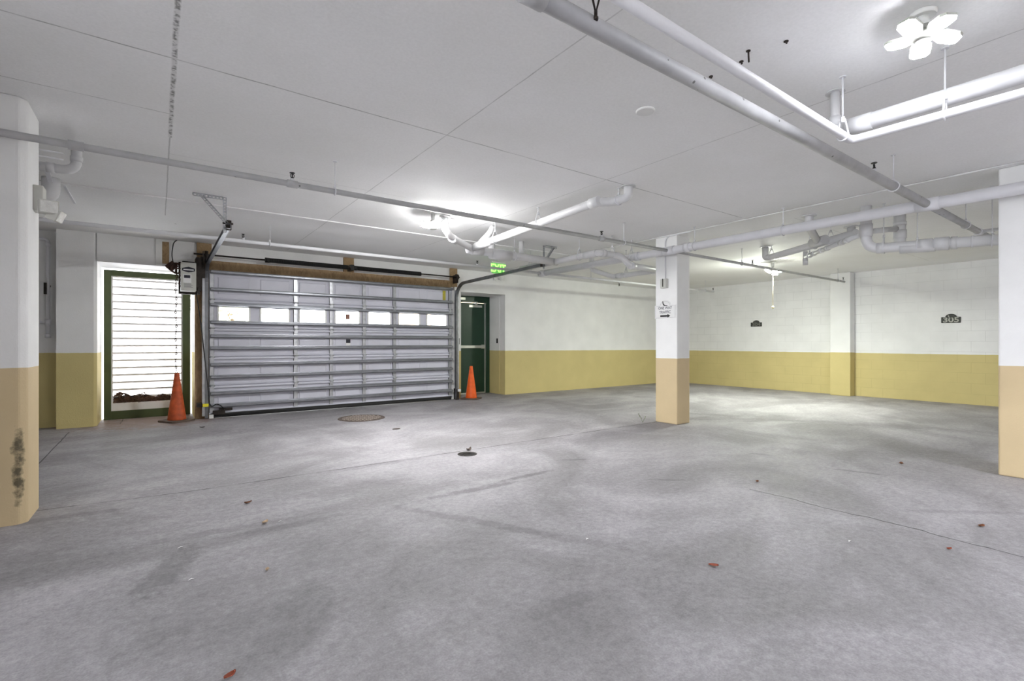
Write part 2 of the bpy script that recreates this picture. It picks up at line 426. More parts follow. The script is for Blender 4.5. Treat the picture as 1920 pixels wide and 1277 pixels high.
def text_mesh(txt, size, ext=.001):
    cu = bpy.data.curves.new('lettering', 'FONT'); cu.body = txt; cu.size = size; cu.extrude = ext; cu.align_x = 'CENTER'; cu.align_y = 'CENTER'; cu.resolution_u = 4; cu.offset = size * .022
    o = bpy.data.objects.new('lettering', cu); C.objects.link(o); bpy.context.view_layer.update()
    me = bpy.data.meshes.new_from_object(o.evaluated_get(bpy.context.evaluated_depsgraph_get()))
    bpy.data.objects.remove(o); bpy.data.curves.remove(cu); return me
FACE_Y = (Vector((1, 0, 0)), Vector((0, 0, 1)), Vector((0, -1, 0)))      # reads when looking along +Y
FACE_X = (Vector((0, -1, 0)), Vector((0, 0, 1)), Vector((-1, 0, 0)))     # reads when looking along +X
def put_text(txt, size, at, face, m, parent, name='lettering', ext=.001, sx=1.):
    me = text_mesh(txt, size, ext); rx, ry, rz = face
    for v in me.vertices:
        c = v.co.copy(); v.co = Vector(at) + rx * c.x * sx + ry * c.y + rz * c.z
    me.materials.clear(); me.materials.append(m); me.update()
    o = bpy.data.objects.new(name, me); C.objects.link(o); o.parent = parent; o.matrix_parent_inverse = Matrix.Translation(-parent.location)
    return o

CEIL = 2.78; CEIL2 = 2.768
YW = 9.15; XR = 12.7

# ------------------------------------------------------------------ the shell
def struct(o, label, cat): return tag(o, label, cat, kind='structure')
def floor_h(x, y): return .034 * math.exp(-((x + .95) / .85) ** 2 - ((y - 4.4) / .8) ** 2)
fl = MB(); fl.box(-7, XR + .2, -6, 9.95, -.2, -.02)
gx = sorted(set([-7 + .5 * i for i in range(41)] + [-3 + .1 * i for i in range(51)] + [XR + .2])); gy = sorted(set([-6 + .5 * i for i in range(32)] + [2.5 + .1 * i for i in range(39)] + [9.95]))
gx = [q for q in gx if q <= XR + .2]; gy = [q for q in gy if q <= 9.95]
fl.add([(x, y, floor_h(x, y)) for x in gx for y in gy], [(i * len(gy) + j, (i + 1) * len(gy) + j, (i + 1) * len(gy) + j + 1, i * len(gy) + j + 1) for i in range(len(gx) - 1) for j in range(len(gy) - 1)], True)
struct(fl.build('floor', floor_mat(), recalc=False), 'grey stained concrete slab floor of the parking garage', 'floor')
ce = MB()
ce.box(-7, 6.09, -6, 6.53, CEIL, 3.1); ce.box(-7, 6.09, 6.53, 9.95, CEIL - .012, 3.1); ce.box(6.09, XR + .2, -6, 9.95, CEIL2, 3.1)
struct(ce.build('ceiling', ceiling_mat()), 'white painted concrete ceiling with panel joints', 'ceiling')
TOP = 2.9
w = MB()
w.prism([(-1.13, YW), (-.735, YW), (-.70, YW + .035), (-.70, 9.95), (-1.13, 9.95)], 0, TOP)
w.box(-.70, .475, YW, 9.95, 2.36, TOP)
w.box(.475, .72, YW, 9.95, 0, TOP)
w.box(.72, 4.98, YW, 9.95, 2.36, TOP)
w.box(4.98, 5.28, YW, 9.95, 0, TOP)
w.box(5.28, 6.44, YW, 9.95, 2.29, TOP)
w.prism([(6.44, YW), (XR + .2, YW), (XR + .2, 9.95), (6.425, 9.95), (6.425, 9.37), (6.44, 9.37)], 0, TOP)
FWM = wall_mat('far_wall_paint', 1.045, -.0055, TAN_LAMP_CAST)
struct(MB().box(-7, -1.13, 9.4, 9.95, 0, TOP).build('wall_far_left', FWM), 'shaded recessed wall left of the louvred opening', 'wall')
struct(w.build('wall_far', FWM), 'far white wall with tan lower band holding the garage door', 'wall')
struct(MB().box(XR, XR + .2, -6, YW, 0, TOP).build('wall_right', wall_mat('block_wall_paint', .963, 0, TAN_LAMP_CAST, block='Y', bumpy=.14)), 'painted block wall on the right with two number plaques', 'wall')
struct(MB().box(-7.2, -7, 3.2, 9.95, 0, TOP).box(-7.2, -7, -6, -5.5, 0, TOP).box(-7.2, -7, -5.5, 3.2, 2.6, TOP).box(-7, -2, 2.5, 2.7, 0, TOP).build('wall_left', wall_mat('left_wall_paint', 1.0)), 'unseen left garage wall with an entrance and return wall added to shape the daylight', 'wall')  # entrance gap added for daylight fill, return wall added to shade the left column
struct(MB().box(-7, XR + .2, -6.2, -6, 0, TOP).build('wall_near', wall_mat('near_wall_paint', 1.0)), 'garage wall behind the camera', 'wall')
struct(MB().box(12.45, XR, 4.38, 4.785, 0, CEIL2).build('trim_1', wall_mat('pilaster_paint', .975, 0, TAN_LAMP_CAST), bevel=.012), 'white and yellow-tan pilaster on the right block wall', 'pilaster')

def column(poly, z, m, label, top=CEIL):
    c = (sum(p[0] for p in poly) / len(poly), sum(p[1] for p in poly) / len(poly), 0)
    o = MB().prism(poly, 0, top).build('column', m, loc=c, bevel=.012)
    return tag(o, label, 'column')
column([(-1.12, 4.395), (-.722, 4.395), (-.682, 4.435), (-.682, 4.80), (-1.12, 4.80)], 0, wall_mat('scuffed_column_paint', 1.035, 0, TAN, dirt=('X', -.725, .42, .035, .30)),
       'scuffed white and tan column at the left edge, black scrape on its corner')
column([(6.12, 4.35), (6.43, 4.35), (6.43, 4.73), (6.12, 4.73)], 0, wall_mat('column_paint', .963), 'white and tan square column carrying the one way sign', CEIL2 + .01)
column([(6.16, .6), (6.5, .6), (6.5, 1.0), (6.16, 1.0)], 0, wall_mat('right_column_paint', .99), 'white and tan column cut off by the right edge of the photo', CEIL2)

# ------------------------------------------------------------------ pipes
def hanger(parent, c, axis, r, top, teardrop=False, m=None):
    b = MB(); c = Vector(c); ax = Vector(axis).normalized()
    if teardrop:
        side = ax.cross(Vector((0, 0, 1))).normalized(); pts = []
        for k in range(13):
            a = PI + PI * k / 12; pts.append(c + side * math.cos(a) * (r + .006) + Vector((0, 0, math.sin(a) * (r + .006))))
        apex = c + Vector((0, 0, r + .07)); pts = [apex - side * .012] + pts + [apex + side * .012]
        b.tube(pts, .005, 6, True); b.cyl(apex - Vector((0, 0, .01)), (c.x, c.y, top), .005, 8)
        b.cyl(apex - Vector((0, 0, .02)), apex + Vector((0, 0, .015)), .012, 8)
    else:
        b.ring(c, ax, r + .005, .006, 18, 6); b.cyl(c + Vector((0, 0, r)), (c.x, c.y, top), .005, 8)
        b.cyl(c + Vector((0, 0, r + .004)), c + Vector((0, 0, r + .03)), .011, 8)
    b.lathe([(.018, 0), (.018, .006)], (c.x, c.y, top - .006), 12)
    return b.build('pipe_hanger', m or M['pipe_white'], parent)

def sprinkler(parent, c, r, down=False):
    s = -1 if down else 1; c = Vector(c); k = Vector((0, 0, s))
    b = MB(); b.cyl(c, c + k * (r + .02), .017, 10); b.build('sprinkler_fitting', M['pipe_white'], parent)
    b = MB(); p = c + k * (r + .02)
    b.cyl(p, p + k * .012, .011, 8); b.cyl(p + k * .012, p + k * .045, .005, 8)
    for q in (-1, 1): b.tube([p + k * .01 + Vector((.012 * q, 0, 0)), p + k * .03 + Vector((.015 * q, 0, 0)), p + k * .047], .003, 6)
    b.cyl(p + k * .045, p + k * .05, .021, 12)
    h = b.build('sprinkler_head', M['black'], parent); h['label'] = 'black sprinkler head'

def run(b, pts, r, fil=0., n=16):
    b.tube(rounded(pts, fil) if fil else pts, r, n)
def hub(b, p, q, r): b.cyl(p, q, r, 18)

# sprinkler main
ZM = 2.515; XM = 5.95
t = thing('sprinkler_main_pipe', 'thick white sprinkler main crossing in front of the sign column', 'pipe', (XM, 2, ZM))
b = MB(); b.tube([(XM, -3, ZM - .02), (XM, 1.4, ZM), (XM, 4.3, ZM), (XM, 7.2, ZM)], .055, 20); b.build('pipe', M['pipe_white'], t)
for yy in (1.45, 4.36, 7.2):
    MB().cyl((XM, yy - .09, ZM), (XM, yy + .09, ZM), .062, 18).build('pipe_tee', M['pipe_white'], t)
MB().cyl((XM, 4.02, ZM), (XM, 4.1, ZM), .066, 18).cyl((XM, 4.9, ZM), (XM, 4.98, ZM), .068, 18).split('grooved_coupling', M['pipe_white'], t)
for (yy) in (2.78, 3.95, 5.05): hanger(t, (XM, yy, ZM), (0, 1, 0), .055, CEIL, yy == 5.05)

def branch(label, Y, x0, x1, r, z, heads, hangs, m, xe=None):
    t = thing('sprinkler_pipe', label, 'pipe', (x0, Y, z), 'sprinkler branch pipes')
    b = MB(); b.cyl((x0, Y, z), (XM, Y, z), r, 16); b.build('pipe', m, t)
    if x1 > XM: MB().cyl((XM, Y, z), (x1, Y, z), r * .92, 16).build('pipe', m, t)
    for x in heads: sprinkler(t, (x, Y, z), r)
    for x in hangs: hanger(t, (x, Y, z), (1, 0, 0), r, CEIL if x < 6.09 else CEIL2)
    return t
def X_at(u, Y): return P(u, 600, Y=Y).x
tp = branch('long white sprinkler pipe with chipped paint running from the left column to the far pilaster', 4.36, -6.9, X_at(1583, 4.36), .024, ZM,
            [X_at(548, 4.36), X_at(1128, 4.36), X_at(1411, 4.36), X_at(1581, 4.36)], [X_at(628, 4.36), X_at(1170, 4.36), X_at(1391, 4.36), X_at(1571, 4.36)], M['pipe_chip'])
for x in (-.44, X_at(548, 4.36), X_at(1128, 4.36)): MB().cyl((x - .04, 4.36, ZM), (x + .04, 4.36, ZM), .031, 16).build('pipe_coupling', M['pipe_chip'], tp)
tp = branch('white sprinkler pipe running above the garage door and green exit sign', 7.2, -6.9, X_at(1338, 7.2), .024, ZM,
            [X_at(456, 7.2), X_at(895, 7.2), X_at(1337, 7.2)], [X_at(506, 7.2), X_at(1323, 7.2), X_at(1108, 7.2)], M['pipe_white'])
sprinkler(tp, (X_at(1161, 7.2), 7.2, ZM), .024, True)
tp = branch('white sprinkler pipe crossing the ceiling at top centre to meet the thick main', 1.45, -4, X_at(1870, 1.45), .036, ZM,
            [X_at(1639, 1.45), X_at(1862, 1.45)], [X_at(1675, 1.45), X_at(1811, 1.45)], M['pipe_chip'])
MB().cyl((1.1, 1.45, ZM), (1.2, 1.45, ZM), .043, 16).build('pipe_coupling', M['pipe_chip'], tp)
xt = X_at(1835, 1.45)
MB().cyl((xt - .05, 1.45, ZM), (xt + .05, 1.45, ZM), .042, 14).cyl((xt, 1.45, ZM), (xt + .02, -1.5, ZM + .01), .02, 12).build('side_pipe', M['pipe_white'], tp)

# thin drain that turns near the upper right lamp
t = thing('condensate_pipe', 'thin white drain pipe turning a corner below the upper right lamp', 'pipe', (3.42, 1.2, 2.43))
b = MB(); run(b, [(-3, 1.2, 2.47), (3.42, 1.2, 2.43), (3.42, -3, 2.36)], .024, .05); b.build('pipe', M['pipe_white'], t)
MB().cyl((3.42, .25, 2.419), (3.42, .42, 2.421), .028, 16).build('pipe_coupling', M['pipe_white'], t)
hanger(t, (3.30, 1.2, 2.431), (1, 0, 0), .024, CEIL, True); hanger(t, (3.42, .76, 2.425), (0, 1, 0), .026, CEIL, True)
# drain from a ceiling riser
t = thing('drain_pipe', 'white drain pipe dropping from the ceiling and running under the upper right lamp', 'pipe', (3.46, 1.3, 2.52))
b = MB(); b.tube(rounded([(3.46, 1.3, CEIL), (3.46, 1.3, 2.54), (3.46, 1.2, 2.54)], .05), .026, 16); b.build('riser', M['pvc'], t)
b = MB(); b.tube([(3.46, 1.22, 2.53), (3.46, 1.1, 2.528), (3.46, -3, 2.51)], [.04, .046, .046], 18); b.build('pipe', M['pvc'], t)
MB().cyl((3.46, 1.3, 2.56), (3.46, 1.3, 2.62), .034, 16).cyl((3.46, 1.1, 2.528), (3.46, 1.24, 2.53), .05, 16).lathe([(.055, 0), (.05, .008)], (3.46, 1.3, CEIL - .008), 16).split('elbow_fitting', M['pvc'], t)
# empty teardrop hanger at the top edge
hp = P(1117, 34, Z=2.52)
t = MB()
t.tube([hp + Vector((-.05, .0, .26)), hp + Vector((-.035, 0, .12)), hp + Vector((0, 0, .02)), hp + Vector((.03, 0, .12)), hp + Vector((.045, 0, .26))], .005, 8)
t.cyl(hp + Vector((0, 0, -.005)), hp + Vector((0, 0, .03)), .007, 8); t.cyl(hp + Vector((0, 0, -.008)), hp + Vector((0, 0, .004)), .011, 6)
tag(t.build('pipe_bracket', M['dark_iron'], loc=tuple(hp)), 'empty dark teardrop pipe bracket hanging between the two upper pipes', 'bracket')

# drains near the second lamp
R = M['pvc']
t = thing('drain_pipe', 'bright white drain rising to a ceiling elbow right of the middle lamp', 'pipe', (3.62, 4.5, 2.58))
b = MB(); e0 = P(1178, 349, Z=CEIL); run(b, [(e0.x, e0.y, CEIL), (e0.x, e0.y, 2.67), (e0.x - .05, e0.y + .16, 2.65), (3.63, 3.55, 2.635), (3.6, 5.95, 2.53)], .045, .06); b.build('pipe', R, t)
q = P(925, 424, Z=CEIL); b = MB(); run(b, [(q.x, q.y, CEIL), (q.x - .02, q.y + .04, 2.70), (3.6, 5.75, 2.55)], .042, .08); b.build('branch_pipe', R, t)
MB().cyl((3.605, 5.45, 2.552), (3.6, 5.8, 2.537), .056, 18).split('wye_fitting', R, t)
MB().cyl((3.632, 3.5, 2.637), (3.628, 3.62, 2.632), .053, 18).lathe([(.075, 0), (.07, .008)], (e0.x, e0.y, CEIL - .008), 18).split('elbow_fitting', R, t)
hanger(t, (3.615, 4.36 + .1, 2.595), (0, 1, 0), .047, CEIL, True); hanger(t, (3.604, 5.35, 2.556), (0, 1, 0), .047, CEIL, True); hanger(t, (e0.x - .03, e0.y + .1, 2.655), (0, 1, 0), .045, CEIL)
t = thing('drain_pipe', 'fat white collector drain with stepped fittings just above the green exit sign', 'pipe', (3.6, 5.95, 2.5))
q = P(834, 405, Z=CEIL)
b = MB(); run(b, [(q.x, q.y, CEIL), (q.x, q.y, 2.62), (q.x + .15, q.y + .12, 2.56), (3.55, 5.9, 2.53), (3.75, 6.0, 2.52)], .045, .07); b.build('branch_pipe', R, t)
b = MB(); run(b, [(3.55, 5.97, 2.52), (4.5, 5.98, 2.505), (5.25, 6.0, 2.50)], .058, .1, 20); b.build('pipe', R, t)
MB().cyl((3.62, 5.97, 2.52), (3.8, 5.975, 2.518), .07, 20).cyl((3.95, 5.98, 2.50), (4.3, 5.98, 2.50), .078, 20).cyl((q.x + .18, q.y + .15, 2.558), (q.x + .3, q.y + .25, 2.55), .054, 18) \
    .lathe([(.07, 0), (.07, .02)], (q.x, q.y, CEIL - .02), 18).split('pipe_fittings', R, t)
MB().cyl((4.05, 6.1, 2.56), (4.05, 6.1, CEIL), .05, 16).cyl((4.62, 6.12, 2.55), (4.62, 6.12, CEIL), .04, 16).cyl((4.05, 6.1, 2.56), (4.05, 6.0, 2.52), .05, 16).cyl((4.62, 6.12, 2.56), (4.62, 6.0, 2.51), .04, 16).split('ceiling_riser', R, t)
hanger(t, (4.38, 5.98, 2.506), (1, 0, 0), .06, CEIL)
t = thing('drain_pipe', 'white drain with an elbow passing under the main left of the sign column', 'pipe', (5.2, 5, 2.5))
b = MB(); run(b, [(5.17, 6.85, 2.49), (5.2, 5.02, 2.505), (5.62, 4.97, 2.49), (5.76, 4.93, 2.36), (6.8, 4.92, 2.345)], .047, .07, 18); b.build('pipe', R, t)
MB().cyl((5.195, 5.3, 2.503), (5.2, 5.06, 2.505), .055, 18).cyl((5.25, 5.015, 2.505), (5.32, 5.005, 2.503), .056, 18).cyl((5.78, 4.93, 2.358), (5.88, 4.93, 2.357), .055, 18).split('elbow_fitting', R, t)
hanger(t, (5.194, 5.42, 2.502), (0, 1, 0), .047, CEIL, True); hanger(t, (5.45, 4.99, 2.497), (1, 0, 0), .047, CEIL, True); hanger(t, (5.18, 6.6, 2.493), (0, 1, 0), .047, CEIL, True)
t = thing('drain_pipe', 'lower white drain bent upward behind the sign column', 'pipe', (6.45, 5.5, 2.35))
b = MB(); run(b, [(6.47, 4.95, 2.345), (6.46, 5.9, 2.35), (6.15, 6.1, 2.47), (6.15, 6.1, CEIL2)], .042, .06, 18); b.build('pipe', R, t)
MB().cyl((6.46, 5.68, 2.348), (6.46, 5.8, 2.349), .05, 18).split('elbow_fitting', R, t); hanger(t, (6.462, 5.6, 2.348), (0, 1, 0), .045, CEIL2, True)

# drains on the right
t = thing('drain_pipe', 'white drain dropping from the ceiling left of the far lamp to an upper slanting run', 'pipe', (8.14, 4.05, 2.6))
q = P(1435, 463, Z=CEIL2); q2 = P(1605, 437, Z=2.56); q1 = P(1446, 482, Z=2.585)
b = MB(); run(b, [(q.x, q.y, CEIL2), (q.x, q.y, q1.z), q1, q2], .05, .1, 18); b.build('pipe', R, t)
k = P(1517, 404, Z=CEIL2); kk = P(1533, 453, Z=2.57); b = MB(); run(b, [(k.x, k.y, CEIL2), (k.x, k.y, CEIL2 - .14), kk], .046, .08); b.build('branch_pipe', R, t)
dd = (q2 - q1).normalized()
MB().cyl(kk - dd * .12, kk + dd * .16, .06, 18).lathe([(.085, 0), (.08, .012)], (q.x, q.y, CEIL2 - .012), 18).lathe([(.085, 0), (.08, .012)], (k.x, k.y, CEIL2 - .012), 18).split('pipe_fittings', R, t)
for u in (1447, 1538, 1566):
    c = q1.lerp(q2, (u - 1446) / (1605 - 1446)); hanger(t, c, dd, .052, CEIL2, True)
rz = P(1596, 425, Z=CEIL2); MB().cyl((rz.x, rz.y, 2.6), (rz.x, rz.y, CEIL2), .05, 14).lathe([(.09, 0), (.085, .012)], (rz.x, rz.y, CEIL2 - .012), 18).split('ceiling_riser', R, t)
t = thing('drain_pipe', 'slender jointed white drain ending in a downward stub above the far pilaster', 'pipe', (7.5, 3.1, 2.45))
q1 = P(1510, 482, Z=2.45); q2 = P(1612, 441, Z=2.45); dd = (q2 - q1).normalized()
b = MB(); run(b, [q1, q2], .028, 0, 14); b.build('pipe', R, t)
b = MB(); b.cyl(q1 + Vector((0, 0, .08)), q1 - Vector((0, 0, .08)), .03, 14); b.cyl(q1 - Vector((0, 0, .03)), q1 - Vector((0, 0, .12)), .034, 14)
for f in (.18, .34, .46, .72, .8): c = q1.lerp(q2, f); b.cyl(c - dd * .04, c + dd * .04, .035, 14)
b.split('pipe_fittings', R, t); hanger(t, q1.lerp(q2, .1), dd, .03, CEIL2, False)
t = thing('drain_pipe', 'fat white drain dropping behind the main and running to the right column', 'pipe', (6.6, 2.17, 2.3))
e = Vector((6.62, 2.17, 2.275)); f1 = P(1878, 449, X=6.78)
b = MB(); run(b, [(e.x, e.y, CEIL2), e, f1 + (f1 - e) * .5], .055, .14, 22); b.build('pipe', R, t)
dd = (f1 - e).normalized(); b = MB()
b.cyl((e.x, e.y, 2.42), (e.x, e.y, 2.56), .065, 20); b.cyl(e + dd * .1, e + dd * .17, .062, 20)
for f, l, rr in ((.42, .12, .066), (.54, .12, .07), (.66, .05, .066), (.8, .02, .062)): b.cyl(e.lerp(f1, f), e.lerp(f1, f) + dd * l, rr, 20)
b.cyl(e.lerp(f1, .28) - Vector((0, 0, .02)), e.lerp(f1, .55) - Vector((0, 0, .02)), .058, 18)
b.split('pipe_fittings', R, t)
for u in (1663, 1727, 1854):
    c = e.lerp(f1, (u - 1622) / (1878 - 1622) * 1.06 - .02); hanger(t, c, dd, .058, CEIL2, u == 1663)
t = thing('drain_pipe', 'banded white riser beside a short cross pipe behind the thick main', 'pipe', (7.3, 2.05, 2.5))
q = P(1687, 430, X=7.3); b = MB(); b.cyl((q.x, q.y, 2.32), (q.x, q.y, CEIL2), .06, 20); b.build('riser', R, t)
g1 = P(1640, 433, X=6.75); b = MB(); b.cyl((g1.x, g1.y, g1.z), (q.x - .05, q.y + .02, g1.z + .08), .032, 14); b.build('cross_pipe', R, t)
MB().cyl((q.x, q.y, 2.46), (q.x, q.y, 2.56), .068, 20).cyl((q.x, q.y, 2.62), (q.x, q.y, 2.66), .068, 20).cyl((q.x, q.y, 2.32), (q.x, q.y, 2.40), .068, 20).split('pipe_bands', R, t)

# drains beside the left column
t = thing('drain_pipe', 'white elbow drain beside the left column just below the ceiling', 'pipe', (-.53, 5.28, 2.6))
b = MB(); run(b, [(-.53, 5.28, CEIL), (-.53, 5.28, 2.585), (-2.2, 5.28, 2.57)], .035, .09, 18); b.build('pipe', R, t)
MB().cyl((-.53, 5.28, 2.66), (-.53, 5.28, 2.70), .041, 16).cyl((-.66, 5.28, 2.584), (-.71, 5.28, 2.584), .04, 16).split('elbow_fitting', R, t)
hanger(t, (-.76, 5.28, 2.583), (1, 0, 0), .036, CEIL)
t = big_drain = thing('drain_pipe', 'larger white elbow drain behind the left column', 'pipe', (-.85, 6.45, 2.6))
b = MB(); run(b, [(-.83, 6.42, CEIL), (-.83, 6.42, 2.60), (-2.4, 6.42, 2.58)], .07, .16, 20); b.build('pipe', R, t)
MB().cyl((-.98, 6.42, 2.60), (-1.05, 6.42, 2.60), .078, 18).split('elbow_fitting', R, t)
t = thing('conduit_pair', 'two thin grey conduits running left from beside the upper elbow drain', 'conduit', (-.6, 5.15, 2.68))
for z in (2.64, 2.69): MB().cyl((-.60, 5.2, z), (-2.2, 5.2, z + .01), .006, 8).build('conduit', M['pipe_white'], t)
MB().box(-.782, -.77, 5.19, 5.21, 2.62, CEIL + .003).build('clamp_strip', M['dark_iron'], t)
pa, pb = P(81, 323, Y=5.9), P(95, 342, Y=6.3)
MB().bar(pa + Vector((0, 0, .12)), pb, .035, .01).build('support_strap', M['pipe_white'], big_drain)
pa, pb = P(121, 349, Z=CEIL - .018), P(140, 381, Z=CEIL - .018)
tag(MB().bar(pa, pb, .02, .012).build('ceiling_strip', M['pipe_white'], loc=tuple(pa)), 'thin white strip slanting across the ceiling right of the larger elbow drain', 'strip')

# standpipe on the recessed wall
t = thing('standpipe', 'slim white standpipe on the shaded wall left of the louvred opening', 'pipe', (P(90, 600, Y=9.33).x, 9.33, 1.2))
xs = P(90, 600, Y=9.33).x; zt = P(90, 449, Y=9.33).z; zb = P(90, 634, Y=9.33).z
b = MB(); run(b, [(xs - 1.2, 9.33, zt), (xs, 9.33, zt), (xs, 9.33, zb)], .022, .05, 14); b.build('pipe', M['pipe_white'], t)
MB().cyl((xs, 9.33, zb), (xs, 9.33, zb + .06), .032, 14).cyl((xs, 9.33, zt - .1), (xs, 9.33, zt - .04), .029, 14).cyl((xs, 9.33, 1.44), (xs, 9.33, 1.52), .034, 14).cyl((xs, 9.33, 1.48), (xs - .08, 9.33, 1.48), .016, 10).split('pipe_fittings', M['pipe_white'], t)
MB().box(xs - .04, xs - .01, 9.29, 9.32, 1.87, 2.03).box(xs - .02, xs + .02, 9.35, 9.40, 1.98, 2.0).build('valve_handle', M['dark_iron'], t)

# ------------------------------------------------------------------ lamps
def lamp(label, x, y, zh, zc, col, power, rot, tilts, cord=False, k_=1., group='five panel ceiling lamps'):
    t = thing('ceiling_lamp', label, 'lamp', (x, y, zh), group)
    MB().lathe([(.05, -.02), (.055, 0)], (x, y, zc), 20).lathe([(.024, -(zc - zh) * .55), (.026, -.02)], (x, y, zc), 16).lathe([(.034, -(zc - zh) * .58), (.034, -(zc - zh) * .52)], (x, y, zc), 16).build('lamp_holder', M['white'], t)
    MB().lathe([(.03, 0), (.05, .01), (.05, .035), (.02, .05), (.018, (zc - zh) * .5)], (x, y, zh - .02), 20).build('hub', M['alu'], t)
    em = emit_mat('lit_led_diffuser', col, power)
    for k in range(5):
        a = rot + 2 * PI * k / 5; tl = tilts[k % len(tilts)]
        d = Vector((math.cos(a) * math.cos(tl), math.sin(a) * math.cos(tl), math.sin(tl)))
        s = Vector((-math.sin(a), math.cos(a), 0)); nrm = d.cross(s).normalized()
        if nrm.z < 0: nrm = -nrm
        o = Vector((x, y, zh)) + Vector((math.cos(a), math.sin(a), 0)) * .045 * k_
        def poly(off, g=0.):
            sd = s * k_; dd_ = d * k_
            return [o + dd_ * (.005 + g) + sd * (-.026 + g) + nrm * off, o + dd_ * (.05 + g * .3) + sd * (-.052 + g) + nrm * off, o + dd_ * (.115) + sd * (-.05 + g) + nrm * off, o + dd_ * (.137 - g) + sd * (-.03 + g * .6) + nrm * off,
                    o + dd_ * (.137 - g) + sd * (.03 - g * .6) + nrm * off, o + dd_ * (.115) + sd * (.05 - g) + nrm * off, o + dd_ * (.05 + g * .3) + sd * (.052 - g) + nrm * off, o + dd_ * (.005 + g) + sd * (.026 - g) + nrm * off]
        pn = MB().extr(poly(.0), nrm * .014).build('lamp_panel', M['alu'], t)
        df = MB().extr(poly(-.004, .004), nrm * .004).build('lit_diffuser', em, pn)
        df.parent = pn; df.matrix_parent_inverse = (Matrix.Translation(t.location) @ pn.matrix_parent_inverse).inverted()
    if cord:
        z0 = P(1453, 576, X=x).z
        MB().cyl((x, y, zh - .02), (x, y, z0), .005, 8).build('pull_cord', M['string'], t)
        MB().lathe([(.004, .03), (.02, .018), (.024, 0), (.016, -.02), (.004, -.03)][::-1], (x, y, z0), 14).build('cord_knob', M['string'], t)
    return t
LW = (.93, .95, 1.0); LG = (.95, 1.0, .86); LC = (1.0, 1.0, .985)
lamp('lit five panel lamp high on the ceiling in the upper right', 2.975, .742, 2.665, CEIL, LW, 60, .35, [-.28, .15, .36, .06, -.33], k_=.82)
lamp('lit five panel lamp below the ceiling at centre left of the exit sign', 2.71, 5.37, 2.588, CEIL, LC, 262, -.55, [.74, .72, .3, .35, .35])
lamp('lit lamp with a long cream pull cord near the right wall', 9.69, 4.72, 2.548, CEIL2, LG, 350, .2, [-.15, .7, .55, .4, .2], cord=True)
lamp('unseen five panel lamp added behind the camera as fill light', 4.8, -2.3, 2.56, CEIL, LW, 480, .5, [-.1, -.4, -.4, .5, .5])  # unseen lamp, added to brighten the near floor and ceiling
lamp('unseen five panel lamp added far to the left as fill light', -5.0, -3.0, 2.56, CEIL, LW, 90, .1, [.8, .9, .85, .9, .8])  # second unseen lamp, added as fill for ceiling and walls

